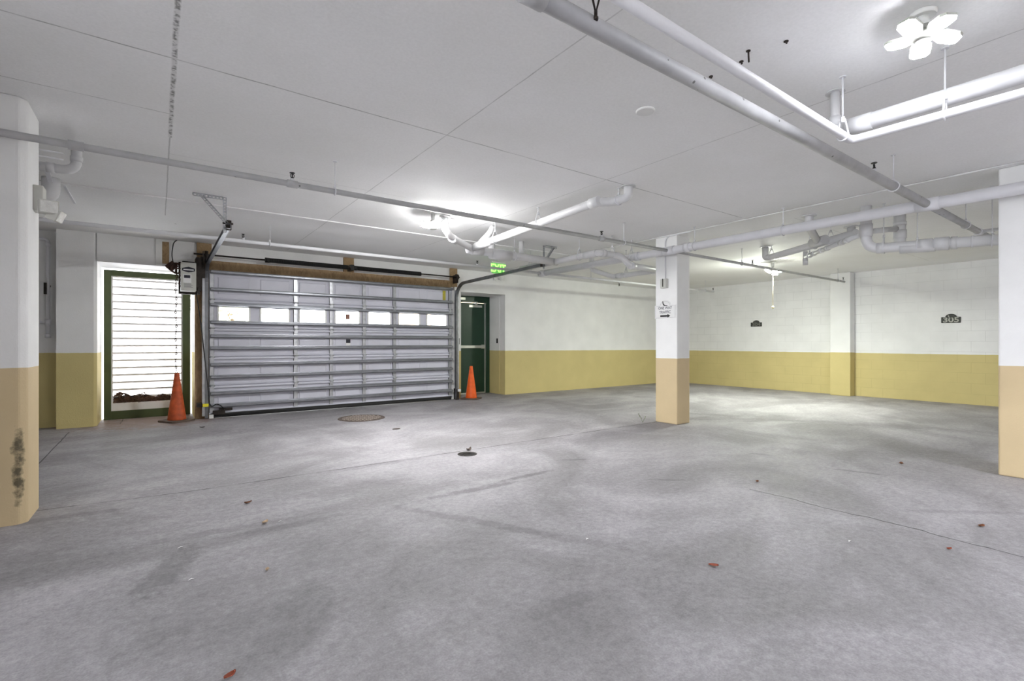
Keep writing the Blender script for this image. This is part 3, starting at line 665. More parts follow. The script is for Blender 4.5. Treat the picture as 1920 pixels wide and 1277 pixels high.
# ------------------------------------------------------------------ garage door
YD = 9.05; DX0, DX1 = .66, 5.02; SH = .456; ZB = .06
gd = thing('garage_door', 'closed grey sectional garage door with a row of seven windows', 'garage door', ((DX0 + DX1) / 2, YD, 0))
stx = [.70, 1.94, 2.54, 3.14, 3.74, 4.965]; pan = [.70 + .609 * i for i in range(8)]
for s in range(5):
    z0 = ZB + SH * s; z1 = z0 + SH; b = MB()
    if s == 3:
        wz0, wz1 = z0 + .105, z1 - .10
        b.box(DX0, DX1, YD + .03, YD + .04, z0, wz0); b.box(DX0, DX1, YD + .03, YD + .04, wz1, z1)
        xs_ = [DX0]
        for i in range(7): xs_ += [pan[i] + .085, pan[i + 1] - .075]
        xs_.append(DX1)
        for i in range(0, len(xs_), 2): b.box(xs_[i], xs_[i + 1], YD + .03, YD + .04, wz0, wz1)
    else:
        b.box(DX0, DX1, YD + .03, YD + .04, z0, z1)
        for i in range(7):      # embossed panels
            xa, xb, za, zb_ = pan[i] + .08, pan[i + 1] - .07, z0 + .09, z1 - .09; y1 = YD + .03; y0 = YD + .022
            vs = [(xa, y1, za), (xb, y1, za), (xb, y1, zb_), (xa, y1, zb_), (xa + .015, y0, za + .015), (xb - .015, y0, za + .015), (xb - .015, y0, zb_ - .015), (xa + .015, y0, zb_ - .015)]
            b.add(vs, [(4, 5, 6, 7), (0, 1, 5, 4), (1, 2, 6, 5), (2, 3, 7, 6), (3, 0, 4, 7)])
    # rolled lips at the meeting edges
    prof = [(0, 0), (-.028, .004), (-.036, .018), (-.034, .034), (-.022, .044), (0, .046)]
    b.extr([(DX0, YD + .03 + p, z1 - .050 + q) for p, q in prof], (DX1 - DX0, 0, 0)); b.extr([(DX0, YD + .03 + p * .7, z0 + .002 + q * .6) for p, q in prof], (DX1 - DX0, 0, 0))
    se = b.build('door_section', M['skin'], gd)
    def sub(mb, name, m):
        o = mb.build(name, m); o.parent = se; o.matrix_parent_inverse = (Matrix.Translation(gd.location) @ se.matrix_parent_inverse).inverted(); return o
    offs = {0: (.134, .33), 1: (.134, .33), 2: (.137, .327), 3: (.088, .372), 4: (.155, .43)}[s]
    for of in offs:
        zc = z0 + of; hat = [(0, -.034), (-.012, -.034), (-.014, -.022), (-.084, -.018), (-.088, -.012), (-.088, .012), (-.084, .018), (-.014, .022), (-.012, .034), (0, .034)]
        sub(MB().extr([(DX0 + .02, YD + .012 + p, zc + q) for p, q in hat], (DX1 - DX0 - .04, 0, 0)), 'strut', M['strut'])
    for x in stx:
        sub(MB().box(x - .03, x + .03, YD + .008, YD + .03, z0 + .03, z1 - .05).box(x - .03, x - .024, YD + .0, YD + .03, z0 + .03, z1 - .05).box(x + .024, x + .03, YD + .0, YD + .03, z0 + .03, z1 - .05), 'stile', M['steel'])
    if s == 3:
        for i in range(7):
            xa, xb = pan[i] + .085, pan[i + 1] - .075
            fr = sub(MB().box(xa - .014, xa + .012, YD + .018, YD + .05, wz0 - .012, wz1 + .012).box(xb - .012, xb + .014, YD + .018, YD + .05, wz0 - .012, wz1 + .012)
                     .box(xa + .012, xb - .012, YD + .018, YD + .05, wz0 - .012, wz0 + .012).box(xa + .012, xb - .012, YD + .018, YD + .05, wz1 - .012, wz1 + .012), 'window_frame', M['white'])
            sub(MB().box(xa + .01, xb - .01, YD + .034, YD + .038, wz0 + .01, wz1 - .01), 'window_pane', M['glass'])
for s in range(1, 5):
    zj = ZB + SH * s
    for x in stx:
        b = MB(); b.box(x - .028, x + .028, YD - .012, YD + .0, zj + .004, zj + .065).box(x - .028, x + .028, YD - .012, YD + .0, zj - .07, zj - .01)
        b.cyl((x - .04, YD - .016, zj - .002), (x + .04, YD - .016, zj - .002), .013, 10); b.box(x - .02, x + .02, YD - .03, YD - .01, zj - .03, zj - .012)
        b.build('hinge', M['steel'], gd)
b = MB(); b.tube([(DX0 + .03, YD + .02, .03), (DX1 - .03, YD + .02, .03)], .028, 12); b.box(DX0 + .02, DX1 - .02, YD + .0, YD + .04, .045, .075); o = b.build('bottom_seal', M['rubber'], gd); o['label'] = 'black rubber bottom seal'
def sticker(name, u0, v0, u1, v1, Y, m, parent):
    a, c = P(u0, v0, Y=Y), P(u1, v1, Y=Y); return MB().box(a.x, c.x, Y, Y + .002, c.z, a.z).build(name, m, parent)
o = sticker('warning_tag', 830, 545, 835.5, 563, YD + .019, M['olive_tag'], gd); o['label'] = 'yellow warning tag'
sticker('window_notice', 648, 589, 656, 599, YD + .031, M['paper_brown'], gd)
sticker('caution_sticker', 649, 636, 657, 643, YD + .019, M['navy'], gd); sticker('caution_sticker', 649, 643, 657, 649, YD + .019, M['paper_white'], gd)
b = MB(); b.box(DX0 + .14, DX0 + .32, YD - .03, YD + .005, .11, .15); b.box(DX0 + .05, DX0 + .22, YD - .02, YD + .005, .05, .12); o = b.build('edge_sensor_box', M['dark_iron'], gd)
for zz in (ZB + .0, ):
    MB().box(DX0 - .0, DX0 + .06, YD - .03, YD - .0, .0, .06).build('bottom_bracket', M['white'], gd)

# tracks
def track(x, sgn, label, ang_x):
    t = thing('door_track', label, 'door track', (x, 9.0, 0))
    path = [(x, 8.99, .02), (x, 8.99, 2.08)] + [(x, 8.99 - .34 * (1 - math.cos(a)), 2.08 + .34 * math.sin(a)) for a in [PI / 2 * k / 8 for k in range(1, 9)]] + [(x, 6.08, 2.46)]
    prof = [(-.026, -.02), (.026, -.02), (.026, .026), (.022, .026), (.022, -.015), (-.022, -.015), (-.022, .026), (-.026, .026)]
    prof = [(p[1] * sgn, p[0]) for p in prof]
    MB().sweep(path, prof, (1, 0, 0)).build('track', M['track'], t)
    MB().box(min(x + sgn * .02, x + sgn * .06), max(x + sgn * .02, x + sgn * .06), 8.97, 9.13, .05, 2.3).build('track_flange', M['steel'], t)
    # perforated hanger: strips made of rails and rungs so that the slots are open
    def perf(p, q, wdir, name='hanger_angle'):
        p, q = Vector(p), Vector(q); d = (q - p); L = d.length; d.normalize(); wv = Vector(wdir); nv = d.cross(wv).normalized(); b = MB()
        for s_ in (-1, 1): b.obox((p + q) / 2 + wv * .0135 * s_, d * L / 2, wv * .0045, nv * .0015)
        n = int(L / .03)
        for i in range(n + 1): b.obox(p + d * (L * i / n), d * .008, wv * .0095, nv * .0015)
        b.obox((p + q) / 2 + wv * .018 + nv * .014, d * L / 2, wv * .0015, nv * .014)
        return b.build(name, M['steel'], t)
    yv = 6.15
    perf((x + sgn * .03, yv, 2.40), (x + sgn * .03, yv, CEIL), (1, 0, 0))
    perf((x + sgn * .03, yv - .0, CEIL - .018), (x + ang_x, yv - .0, CEIL - .018), (0, 0, 1)) if False else None
    xa = x + ang_x
    b = MB(); b.box(min(x + sgn * .05, xa), max(x + sgn * .05, xa), yv - .02, yv + .016, CEIL - .003, CEIL); b.build('ceiling_angle', M['steel'], t)
    perf((x + sgn * .05, yv - .02, CEIL - .02), (xa, yv - .02, CEIL - .02), (0, 0, 1))
    perf((xa - (xa - x) * .22, yv - .012, CEIL - .02), (x + sgn * .02, yv - .012, 2.50), (1, 0, 0))
    MB().box(x - .022, x + .03, yv - .03, yv + .03, 2.43, 2.53).cyl((x - .05, yv, 2.50), (x + .05, yv, 2.50), .012, 10).build('bolt_bracket', M['dark_iron'], t)
    return t
tl = track(.625, -1, 'steel door track left of the garage door with a perforated ceiling hanger', -.32)
tr = track(5.07, 1, 'steel door track right of the garage door curving toward the exit sign', .28)

# torsion springs on their shaft
ZS = 2.56; YS = 8.93
t = thing('torsion_spring_shaft', 'black torsion springs on a shaft above the garage door', 'spring', (2.87, YS, ZS))
MB().cyl((.45, YS, ZS), (5.12, YS, ZS), .013, 12).build('shaft', M['dark_iron'], t)
for (xa, xb) in ((1.48, 2.80), (2.94, 4.24)):
    n = int((xb - xa) / .016); pts = [(xa + (xb - xa) * i / (n * 10), YS + .034 * math.cos(2 * PI * i / 10), ZS + .034 * math.sin(2 * PI * i / 10)) for i in range(n * 10 + 1)]
    MB().tube(pts, .0075, 5).build('spring', M['black'], t)
    MB().cyl((xa - .04, YS, ZS), (xa + .03, YS, ZS), .042, 14).build('winding_cone', M['black'], t)
MB().box(2.84, 2.90, YS - .045, 9.093, ZS - .05, ZS + .05).build('centre_bracket', M['black'], t)
for x in (.62, 5.06): MB().cyl((x - .03, YS, ZS), (x + .02, YS, ZS), .06, 18).box(x - .012, x + .012, YS - .03, 9.09, ZS - .12, ZS + .05).build('cable_drum', M['dark_iron'], t)

# timber
def board(name, x0, x1, y0, y1, z0, z1, label, m=None):
    o = MB().box(x0, x1, y0, y1, z0, z1).build(name, m or M['wood'], loc=((x0 + x1) / 2, (y0 + y1) / 2, z0), bevel=.003); return tag(o, label, 'board')
board('timber_header', .60, 5.0, 9.093, 9.148, 2.30, 2.50, 'long brown timber board along the top of the garage door')
board('timber_jamb', .475, .60, 9.093, 9.15, 0, 2.50, 'weathered brown timber jamb left of the garage door')
board('timber_block', .50, .70, 9.10, 9.15, 2.50, CEIL - .013, 'brown timber block above the left garage door jamb')
board('timber_block', 2.78, 2.965, 9.10, 9.15, 2.50, CEIL - .013, 'brown timber block behind the springs at the middle of the header')
board('timber_block', 5.0, 5.17, 9.11, 9.15, 2.375, CEIL - .013, 'dusty timber block above the right garage door track')
board('timber_block', .06, .145, 9.12, 9.15, 2.40, 2.73, 'narrow brown timber strip above the operator box')
board('light_gap_board', .60, .75, 9.093, 9.15, 0, 2.30, 'unseen board added behind the left edge of the garage door to block daylight', M['wood'])  # added out of sight to close the daylight leak beside the door
board('light_gap_board', 4.95, 5.10, 9.093, 9.15, 0, 2.30, 'unseen board added behind the right edge of the garage door to block daylight', M['white'])  # same on the right, added only to keep daylight from leaking in
board('trim_board', -.02, .06, 9.12, 9.15, 2.37, CEIL - .013, 'narrow white board above the louvred opening', M['white'])
board('jamb_board', 5.10, 5.19, 9.10, 9.15, 0, 2.375, 'narrow pale board between the garage door track and the green door', M['white'])

# opener
OX0, OX1, OY0, OY1 = .27, .475, 8.78, 9.0
a_, c_ = P(339, 491, Y=OY0), P(368, 546, Y=OY0)
OX0, OX1, OZ0, OZ1 = a_.x, c_.x, c_.z, a_.z
op = thing('door_operator', 'grey garage door operator box with a navy badge beside the garage door', 'door operator', ((OX0 + OX1) / 2, OY0, OZ0))
MB().box(OX0, OX1, OY0, OY1, OZ0, OZ1).build('housing', M['grey_box'], op, bevel=.006)
MB().box(OX0 - .02, OX1 + .03, OY1, 9.145, OZ0 - .03, OZ1 + .03).box(OX0 + .02, OX1 - .02, OY0 + .03, OY1, OZ1, OZ1 + .02).box(OX1, OX1 + .07, OY0 + .06, 9.1, OZ0 + .02, OZ1 + .1).build('mounting_plate', M['dark_iron'], op)
MB().box(OX1 + .02, OX1 + .05, OY0 + .02, OY0 + .06, OZ0 - .05, OZ0 + .06).box(OX1 + .06, OX1 + .12, OY0 + .08, 9.05, OZ1 - .2, OZ1 + .12).box(OX1 + .085, OX1 + .1, OY0 + .05, OY0 + .07, OZ1 - .05, OZ1 + .2).split('drive_bracket', M['dark_iron'], op)
cx, W_ = (OX0 + OX1) / 2, OX1 - OX0; zc = OZ1 - .107; hw = W_ * .42
badge = [(-1, .45), (-.45, .8), (0, 1), (.45, .8), (1, .45), (1, -.45), (.45, -.8), (0, -1), (-.45, -.8), (-1, -.45)]
bd = MB().extr([(cx + p * hw, OY0 - .003, zc + q * .042) for p, q in badge], (0, .003, 0)).build('badge', M['navy'], op)
def subpart(mb, name, m, par, root):
    o = mb.build(name, m); o.parent = par; o.matrix_parent_inverse = (Matrix.Translation(root.location) @ par.matrix_parent_inverse).inverted(); return o
subpart(MB().box(cx - hw * .8, cx + hw * .8, OY0 - .005, OY0 - .003, zc - .012, zc + .006), 'badge_stripe', M['paper_white'], bd, op)
lb = MB().box(OX0 + .03, OX0 + .13, OY0 - .002, OY0, OZ0 + .12, OZ1 - .18).build('instruction_label', M['paper_white'], op)
subpart(MB().box(OX0 + .04, OX0 + .118, OY0 - .004, OY0 - .002, OZ1 - .235, OZ1 - .19), 'display_panel', M['navy'], lb, op)
b = MB()
for k in range(4): b.box(OX0 + .04, OX0 + .15 - .02 * (k % 2), OY0 - .002, OY0, OZ0 + .05 + k * .016, OZ0 + .057 + k * .016)
b.build('printed_lines', M['ink_soft'], op)
# chain wheel and chain
wx = OX0 - .05; wz = OZ1 - .09
t = thing('chain_hoist', 'rusty chain hanging from the hoist wheel in front of the louvres', 'chain', (wx, 8.85, wz))
b = MB(); b.ring((wx, 8.88, wz), (.5, -1, 0), .075, .014, 20, 8); b.bar((wx - .07, 8.9, wz), (wx + .07, 8.86, wz), .02, .02); b.bar((wx, 8.88, wz - .07), (wx, 8.88, wz + .07), .02, .02); b.obox((wx - .06, 8.9, wz + .03), Vector((.05, .02, .05)) * .9, Vector((0, .012, 0)), Vector((-.05, 0, .05)) * .8); b.build('hoist_wheel', M['brown_iron'], t)
b = MB(); zc0 = wz - .05; zc1 = P(330, 703, Y=8.85).z; n = int((zc0 - zc1) / .034)
xc = P(330, 640, Y=8.85).x
for i in range(n):
    z = zc0 - i * .034; rx = xc + .006 * math.sin(i * .6); ax = (1, 0, 0) if i % 2 else (0, 1, 0)
    d = Vector(ax); s_ = Vector((0, 0, 1)).cross(d)
    b.tube([Vector((rx, 8.85, z)) + s_ * .011 * math.cos(q) + Vector((0, 0, .023 * math.sin(q))) for q in [2 * PI * k / 8 for k in range(8)]], .0045, 5, True)
b.build('chain', M['brown_iron'], t)
b = MB()
for i in range(9):
    q = Vector((wx + .03 + .012 * (i % 3), 8.84, wz - .06 - i * .026)); b.ring(q, (0, 1, 0) if i % 2 else (1, .4, 0), .014, .005, 8, 5)
b.build('gathered_chain', M['brown_iron'], t)
# cables
t1 = MB(); t1.tube(rounded([P(331, 512, Y=9.0), P(321, 480, Y=9.08), P(326, 452, Y=9.1), P(345, 446, Y=9.1), P(400, 452, Y=9.1), P(416, 455, Y=9.1)], .12), .007, 8)
tag(t1.build('power_cable', M['rubber'], loc=tuple(P(331, 512, Y=9.0))), 'dark cable looping up from the operator box over the timber', 'cable')
pts = [P(367, 545, Y=8.95), P(376, 600, Y=8.96), P(385, 680, Y=8.96), P(391, 735, Y=8.96), P(393, 758, Y=8.95), P(398, 763, Y=8.95), P(405, 757, Y=8.95), P(414, 760, Y=8.96), P(420, 767, Y=9.0)]
t1 = MB(); t1.tube(rounded(pts, .1), .007, 8); tag(t1.build('control_cable', M['rubber'], loc=tuple(pts[0])), 'black cord slanting down the timber jamb to the bottom of the garage door', 'cable')
# photo eyes, button box
q = P(384, 760, Y=8.92)
t = thing('safety_sensor', 'yellow safety sensor low beside the left door track', 'sensor', tuple(q))
MB().box(q.x - .03, q.x + .05, 8.90, 8.94, q.z - .022, q.z + .022).build('sensor_body', M['yellow'], t, bevel=.004); MB().box(q.x - .10, q.x - .03, 8.92, 9.1, q.z - .03, q.z + .03).build('sensor_bracket', M['dark_iron'], t)
q = P(861, 732, Y=8.93)
t = thing('safety_sensor', 'white safety sensor low beside the right door track', 'sensor', tuple(q))
MB().box(q.x - .03, q.x + .03, 8.91, 8.95, q.z - .025, q.z + .025).build('sensor_body', M['paper_white'], t, bevel=.004); MB().box(q.x - .04, q.x + .01, 8.95, 9.1, 0, q.z + .03).build('sensor_bracket', M['dark_iron'], t)
q = P(859.5, 640, Y=9.06)
t = thing('button_station', 'small black push button box on the pale board right of the garage door', 'switch', tuple(q))
MB().box(q.x - .025, q.x + .03, 9.06, 9.10, q.z - .065, q.z + .065).build('box', M['black'], t, bevel=.004)
for k in (-1, 0, 1): MB().cyl((q.x + .002, 9.06, q.z + k * .035), (q.x + .002, 9.05, q.z + k * .035), .011, 10).build('button', M['ink_soft'], t)

# ------------------------------------------------------------------ louvred opening
LX0, LX1, LY = -.67, .45, 9.84; LT = 2.325
t = thing('louver_panel', 'daylit white louvre panel in an olive green frame left of the garage door', 'louver', ((LX0 + LX1) / 2, LY, 0))
fw = .09
MB().box(LX0, LX0 + fw, LY - .05, LY + .05, 0, LT).box(LX1 - fw - .02, LX1, LY - .05, LY + .05, 0, LT).box(LX0 + fw, LX1 - fw - .02, LY - .05, LY + .05, LT - .09, LT).box(LX0 + fw, LX1 - fw - .02, LY - .05, LY + .05, 0, .13).build('frame', M['green'], t, bevel=.004)
IX0, IX1 = LX0 + fw, LX1 - fw - .02
MB().box(IX0, IX0 + .02, LY - .03, LY + .06, .13, LT - .09).box(IX1 - .02, IX1, LY - .03, LY + .06, .13, LT - .09).box(IX0 + .02, IX1 - .02, LY - .03, LY + .06, .13, .25).box(IX0 + .02, IX1 - .02, LY - .03, LY + .06, LT - .11, LT - .09).build('inner_frame', M['louver'], t)
nb = 17; zl0, zl1 = .26, LT - .11
for i in range(nb):
    z = zl0 + (zl1 - zl0) * (i + .5) / nb
    pr = [(-.03, .020), (-.03, .066), (-.022, .066), (-.018, .046), (.05, -.034), (.06, -.034), (.06, -.044), (.048, -.044), (-.022, .034), (-.022, .020)]
    MB().extr([(IX0 + .02, LY + .02 + p, z + q * .62) for p, q in pr], (IX1 - IX0 - .04, 0, 0)).build('louver_blade', M['louver'], t)
# leaf litter caught behind the blades
b = MB(); rnd = random.Random(3)
for i in range(900):
    f = rnd.random(); x = IX0 + .03 + f * (IX1 - IX0 - .06); hmax = .13 * (1 - f * .75) + .03 * math.sin(f * 19) + .02
    z = .255 + rnd.random() ** 1.4 * max(.02, hmax); y = LY - .025 + rnd.random() * .035
    a = rnd.random() * 6.28; l = .012 + rnd.random() * .028; d = Vector((math.cos(a), .3 * rnd.uniform(-1, 1), math.sin(a) * .6)) * l; s_ = Vector((-math.sin(a) * .4, .5, math.cos(a))) * l * .45
    c = Vector((x, y, z)); nn = d.cross(s_).normalized() * .001
    b.extr([c - d, c + s_, c + d, c - s_], nn)
b.extr([(IX0 + .025, LY - .01, .251), (IX0 + .025, LY - .01, .345), (IX0 + .12, LY - .01, .35), (IX0 + .22, LY - .01, .365), (IX0 + .33, LY - .01, .34), (IX0 + .45, LY - .01, .36), (IX0 + .55, LY - .01, .32), (IX0 + .66, LY - .01, .30), (IX0 + .8, LY - .01, .275), (IX1 - .03, LY - .01, .265), (IX1 - .03, LY - .01, .251)], (0, .02, 0))
tag(b.build('leaf_litter', M['litter'], loc=(-.1, LY - .01, .25)), 'brown dead leaf litter heaped on the sill of the louvre panel', 'leaves', kind='stuff')

# ------------------------------------------------------------------ green exit door
GX0, GX1, GY = 5.34, 6.425, 9.82
t = thing('door_1', 'dark green exit door right of the garage door', 'door', ((GX0 + GX1) / 2, GY, 0), kind='structure')
MB().box(GX0, GX0 + .06, GY - .05, GY + .06, 0, 2.28).box(GX1 - .10, GX1, GY - .05, GY + .06, 0, 2.28).box(GX0 + .06, GX1 - .10, GY - .05, GY + .06, 2.13, 2.28).build('door_frame', M['green_door'], t, bevel=.004)
MB().box(GX0 + .065, GX1 - .125, GY - .01, GY + .04, .03, 2.12).build('door_leaf', M['green_door'], t, bevel=.003)
MB().box(GX1 - .124, GX1 - .104, GY - .03, GY + .03, .02, 2.12).box(GX0 + .06, GX1 - .11, GY - .03, GY + .03, .0, .028).build('weatherstrip', M['alu'], t)
zz = P(880, 650, Y=GY).z
pb_ = MB().box(GX0 + .1, GX1 - .14, GY - .075, GY - .03, zz - .035, zz + .03).box(GX0 + .10, GX0 + .16, GY - .03, GY - .01, zz - .04, zz + .04).box(GX1 - .22, GX1 - .14, GY - .06, GY - .01, zz - .045, zz + .045).build('panic_bar', M['alu'], t, bevel=.006)
MB().box(GX0 + .12, GX0 + .40, GY - .09, GY - .05, 2.175, 2.235).box(GX0 + .3, GX0 + .7, GY - .10, GY - .085, 2.135, 2.15).box(GX0 + .68, GX0 + .72, GY - .10, GY - .02, 2.08, 2.15).build('door_closer', M['alu'], t, bevel=.008)
a_, c_ = P(880, 571.5, Y=GY - .015), P(904, 577, Y=GY - .015)
MB().box(a_.x, c_.x, GY - .016, GY - .01, c_.z, a_.z).build('door_plate', M['alu'], t)
q = P(937, 639, X=6.42); tag(MB().box(6.405, 6.425, q.y - .015 + .1, q.y + .02 + .1, q.z - .055, q.z + .055).build('card_reader', M['black'], loc=(6.415, q.y + .1, q.z)), 'small black reader on the jamb beside the green door', 'switch')

# ------------------------------------------------------------------ cones
def cone(x, y, h, m, rot, label):
    t = thing('traffic_cone', label, 'traffic cone', (x, y, 0), 'traffic cones by the garage door')
    MB().lathe([(.115, .02), (.122, .03), (.118, .06), (.036, h - .045), (.032, h - .01), (.026, h), (.02, h)], (x, y, 0), 28).build('cone_body', m, t)
    c, s_ = math.cos(rot), math.sin(rot); hw = .185; pts = []
    for (p, q) in ((-1, -.8), (-.8, -1), (.8, -1), (1, -.8), (1, .8), (.8, 1), (-.8, 1), (-1, .8)): pts.append((x + (p * c - q * s_) * hw, y + (p * s_ + q * c) * hw))
    MB().prism(pts, 0, .028).build('cone_base', M['cone_base'], t, bevel=.006)
q = P(330, 783, Z=0); cone(q.x, 9.02, .735, M['orange_old'], .6, 'dirty faded orange cone in front of the louvre panel')
q = P(883.5, 746, Z=0); cone(P(883.5, 700, Y=8.9).x, 8.9, .70, M['orange'], .62, 'bright orange cone in front of the green exit door')

# ------------------------------------------------------------------ signs
XS = 6.113
a_, c_ = P(1227.6, 571, X=XS), P(1267, 597.5, X=XS)
sy0, sy1, sz0, sz1 = a_.y, c_.y, (P(1227.6, 597, X=XS).z + P(1267, 597.5, X=XS).z) / 2, (P(1227.6, 573, X=XS).z + P(1267, 571.5, X=XS).z) / 2
sc = (sy0 + sy1) / 2; sw = (sy0 - sy1) / 2
t = thing('direction_sign', 'white ONE WAY TRAFFIC sign with a black arrow on the square column', 'sign', (XS, sc, sz0))
def arch(y0, y1, z0, z1, r, h, n=12):
    yc = (y0 + y1) / 2; pts = [(y0, z0), (y0, z1), (yc + r, z1)]
    for k in range(1, n): a = PI * k / n; pts.append((yc + r * math.cos(a), z1 + h * math.sin(a)))
    pts += [(yc - r, z1), (y1, z1), (y1, z0)]; return pts
MB().extr([(XS, p, q) for p, q in arch(sy0, sy1, sz0, sz1, sw * .52, .075)], (.006, 0, 0)).build('sign_board', M['paper_white'], t)
b = MB(); al = arch(sy0 - .012, sy1 + .012, sz0 + .012, sz1 - .01, sw * .46, .068); pts = [Vector((XS - .001, p, q)) for p, q in al]
b.tube(pts + [pts[0]], .0013, 4); b.build('border_line', M['ink_soft'], t)
hgt = sz1 - sz0
put_text('ONE WAY', .058, (XS - .001, sc, sz1 - hgt * .22), FACE_X, M['ink_soft'], t, sx=.88); put_text('TRAFFIC', .058, (XS - .001, sc, sz1 - hgt * .53), FACE_X, M['ink_soft'], t, sx=.92)
za = sz0 + hgt * .19
MB().extr([(XS - .002, sc + sw * .45 - p * sw * .95, za + q) for p, q in ((0, -.013), (.72, -.013), (.72, -.028), (1, 0), (.72, .028), (.72, .013), (0, .013))], (.002, 0, 0)).build('arrow', M['ink'], t)
zb = sz1 + .012
MB().extr([(XS - .002, sc + p, zb + q) for p, q in ((.045, .045), (.035, .052), (.025, .01), (.0, -.012), (-.045, -.016), (-.04, -.026), (.005, -.026), (.03, -.012), (.042, .01))], (.002, 0, 0)).build('leaf_emblem', M['ink'], t)
# conduit and box above the sign
q0 = P(1247.5, 532, X=6.12); t = thing('junction_box', 'small grey junction box with thin conduit on the sign column', 'electrical box', tuple(q0))
MB().box(6.07, 6.122, q0.y - .055, q0.y + .055, q0.z - .068, q0.z + .068).box(6.06, 6.07, q0.y - .05, q0.y - .005, q0.z - .06, q0.z + .06).build('box', M['grey_box'], t, bevel=.005)
cz = P(1260, 440, Z=CEIL)
b = MB(); b.tube(rounded([(6.105, q0.y - .01, q0.z), (6.105, q0.y - .01, CEIL - .012), (6.105, 4.12, CEIL - .014), (6.105, 4.05, CEIL + .01)], .1), .009, 8); b.build('conduit', M['pipe_white'], t)
MB().box(6.05, 6.06, q0.y - .006, q0.y + .003, q0.z - .05, q0.z + .07).build('drop_conduit', M['dark_iron'], t)
def plaque(u0, u1, v0, vt, v1, txt, m, label, size):
    X = XR - .012
    y0, y1 = P(u0, 600, X=X).y, P(u1, 600, X=X).y; um = (u0 + u1) / 2; z0, z1, z2 = P(um, v1, X=X).z, P(um, v0, X=X).z, P(um, vt, X=X).z
    t = thing('number_plaque', label, 'sign', (X, (y0 + y1) / 2, z0), 'bay number plaques')
    pts = arch(y0, y1, z0, z1, (y0 - y1) * .29, z2 - z1)
    MB().extr([(X, p, q) for p, q in pts], (.014, 0, 0)).build('plaque_board', M['plaque'], t)
    pv = [Vector((X - .001, p, q)) for p, q in pts]; MB().tube(pv + [pv[0]], .006, 5).build('plaque_rim', M['plaque_rim'], t)
    put_text(txt, size, (X - .001, (y0 + y1) / 2, z0 + (z1 - z0) * .48), FACE_X, m, t, sx=1.25)
    yc = (y0 + y1) / 2; MB().extr([(X - .002, yc + p, z1 + q) for p, q in ((.05, .035), (.035, .04), (.02, .0), (-.03, -.012), (-.02, -.02), (.03, -.012))], (.002, 0, 0)).build('leaf_emblem', m, t)
plaque(1765.5, 1801, 594.8, 589, 605, '305', M['plaque_text'], 'charcoal plaque numbered 305 high on the right block wall', .135)
plaque(1408, 1428, 605, 601, 612, '304', M['plaque_dim'], 'small charcoal plaque on the far right wall below the pull cord lamp', .12)

# exit sign behind the sprinkler pipe
YE = 7.45
a_, c_ = P(923, 493, Y=YE), P(945, 514.5, Y=YE); t = thing('exit_sign', 'green lit EXIT sign hanging behind the sprinkler pipe', 'exit sign', ((a_.x + c_.x) / 2, YE, c_.z))
MB().box(a_.x, c_.x, YE, YE + .008, c_.z, a_.z).build('sign_plate', M['exit_plate'], t)
MB().box(a_.x - .01, c_.x + .01, YE - .025, YE + .03, a_.z, a_.z + .03).cyl(((a_.x + c_.x) / 2, YE, a_.z + .03), ((a_.x + c_.x) / 2, YE, CEIL - .013), .012, 8).build('sign_canopy', M['grey_box'], t)
put_text('EXIT', .205, ((a_.x + c_.x) / 2, YE - .003, (a_.z + c_.z) / 2), FACE_Y, M['exit_green'], t, sx=.8, ext=.002)
def em_light(label, box, heads, m):
    x0, x1, y0, y1, z0, z1 = box; t = thing('emergency_light', label, 'emergency light', ((x0 + x1) / 2, (y0 + y1) / 2, z0), 'emergency lights')
    MB().box(*box).build('housing', m, t, bevel=.006)
    for (c, d, s) in heads:
        c, d = Vector(c), Vector(d).normalized(); u = d.cross(Vector((0, 0, 1))).normalized(); w_ = u.cross(d)
        hd = MB().obox(c, d * s * .35, u * s * .5, w_ * s * .45).cyl(c - d * s * .3, c - d * s * .8, s * .2, 10).build('lamp_head', m, t, bevel=s * .06)
        subpart(MB().obox(c + d * s * .36, d * .004, u * s * .42, w_ * s * .37), 'lamp_lens', M['lens'], hd, t)
e1 = P(70, 392, X=-.66)
em_light('grey twin head emergency light on the side of the left column', (-.685, -.63, 4.58, 4.70, 2.10, 2.27), [(P(91, 389, X=-.56), (.22, -1, -.06), .098), (P(104, 404, X=-.53), (1, -.25, -.45), .085)], M['grey_box'])
q = P(936, 521, Y=9.1)
em_light('white twin head emergency light on the far wall under the exit sign', (q.x - .14, q.x + .14, 9.08, 9.152, q.z - .04, q.z + .06), [(P(929, 523, Y=8.99), (-.3, -1, -.2), .085), (P(942, 523, Y=8.99), (.2, -1, -.2), .085)], M['white'])

# ------------------------------------------------------------------ floor things
q = P(678, 784, Z=0); t = thing('manhole_cover', 'round cast iron manhole cover before the garage door', 'manhole cover', (q.x, q.y, 0))
MB().lathe([(.36, .0), (.355, .005), (.325, .006), (.322, .0)], (q.x, q.y, 0), 40).build('rim', M['iron_dark'], t)
MB().lathe([(.315, 0), (.315, .004)], (q.x, q.y, 0), 40).build('lid', M['iron_dark'], t)
b = MB()
for i in range(-6, 7):
    for j in range(-6, 7):
        x, y = i * .047, j * .047
        if x * x + y * y < .29 ** 2:
            a = .8 if (i + j) % 2 else -.8; d = Vector((math.cos(a), math.sin(a), 0)); b.obox((q.x + x, q.y + y, .006), d * .019, Vector((-d.y, d.x, 0)) * .008, Vector((0, 0, .002)))
b.build('raised_pattern', M['iron'], t)
q = P(876, 851.5, Z=0); t = thing('floor_drain', 'small dark round floor drain on the slab joint', 'drain', (q.x, q.y, 0))
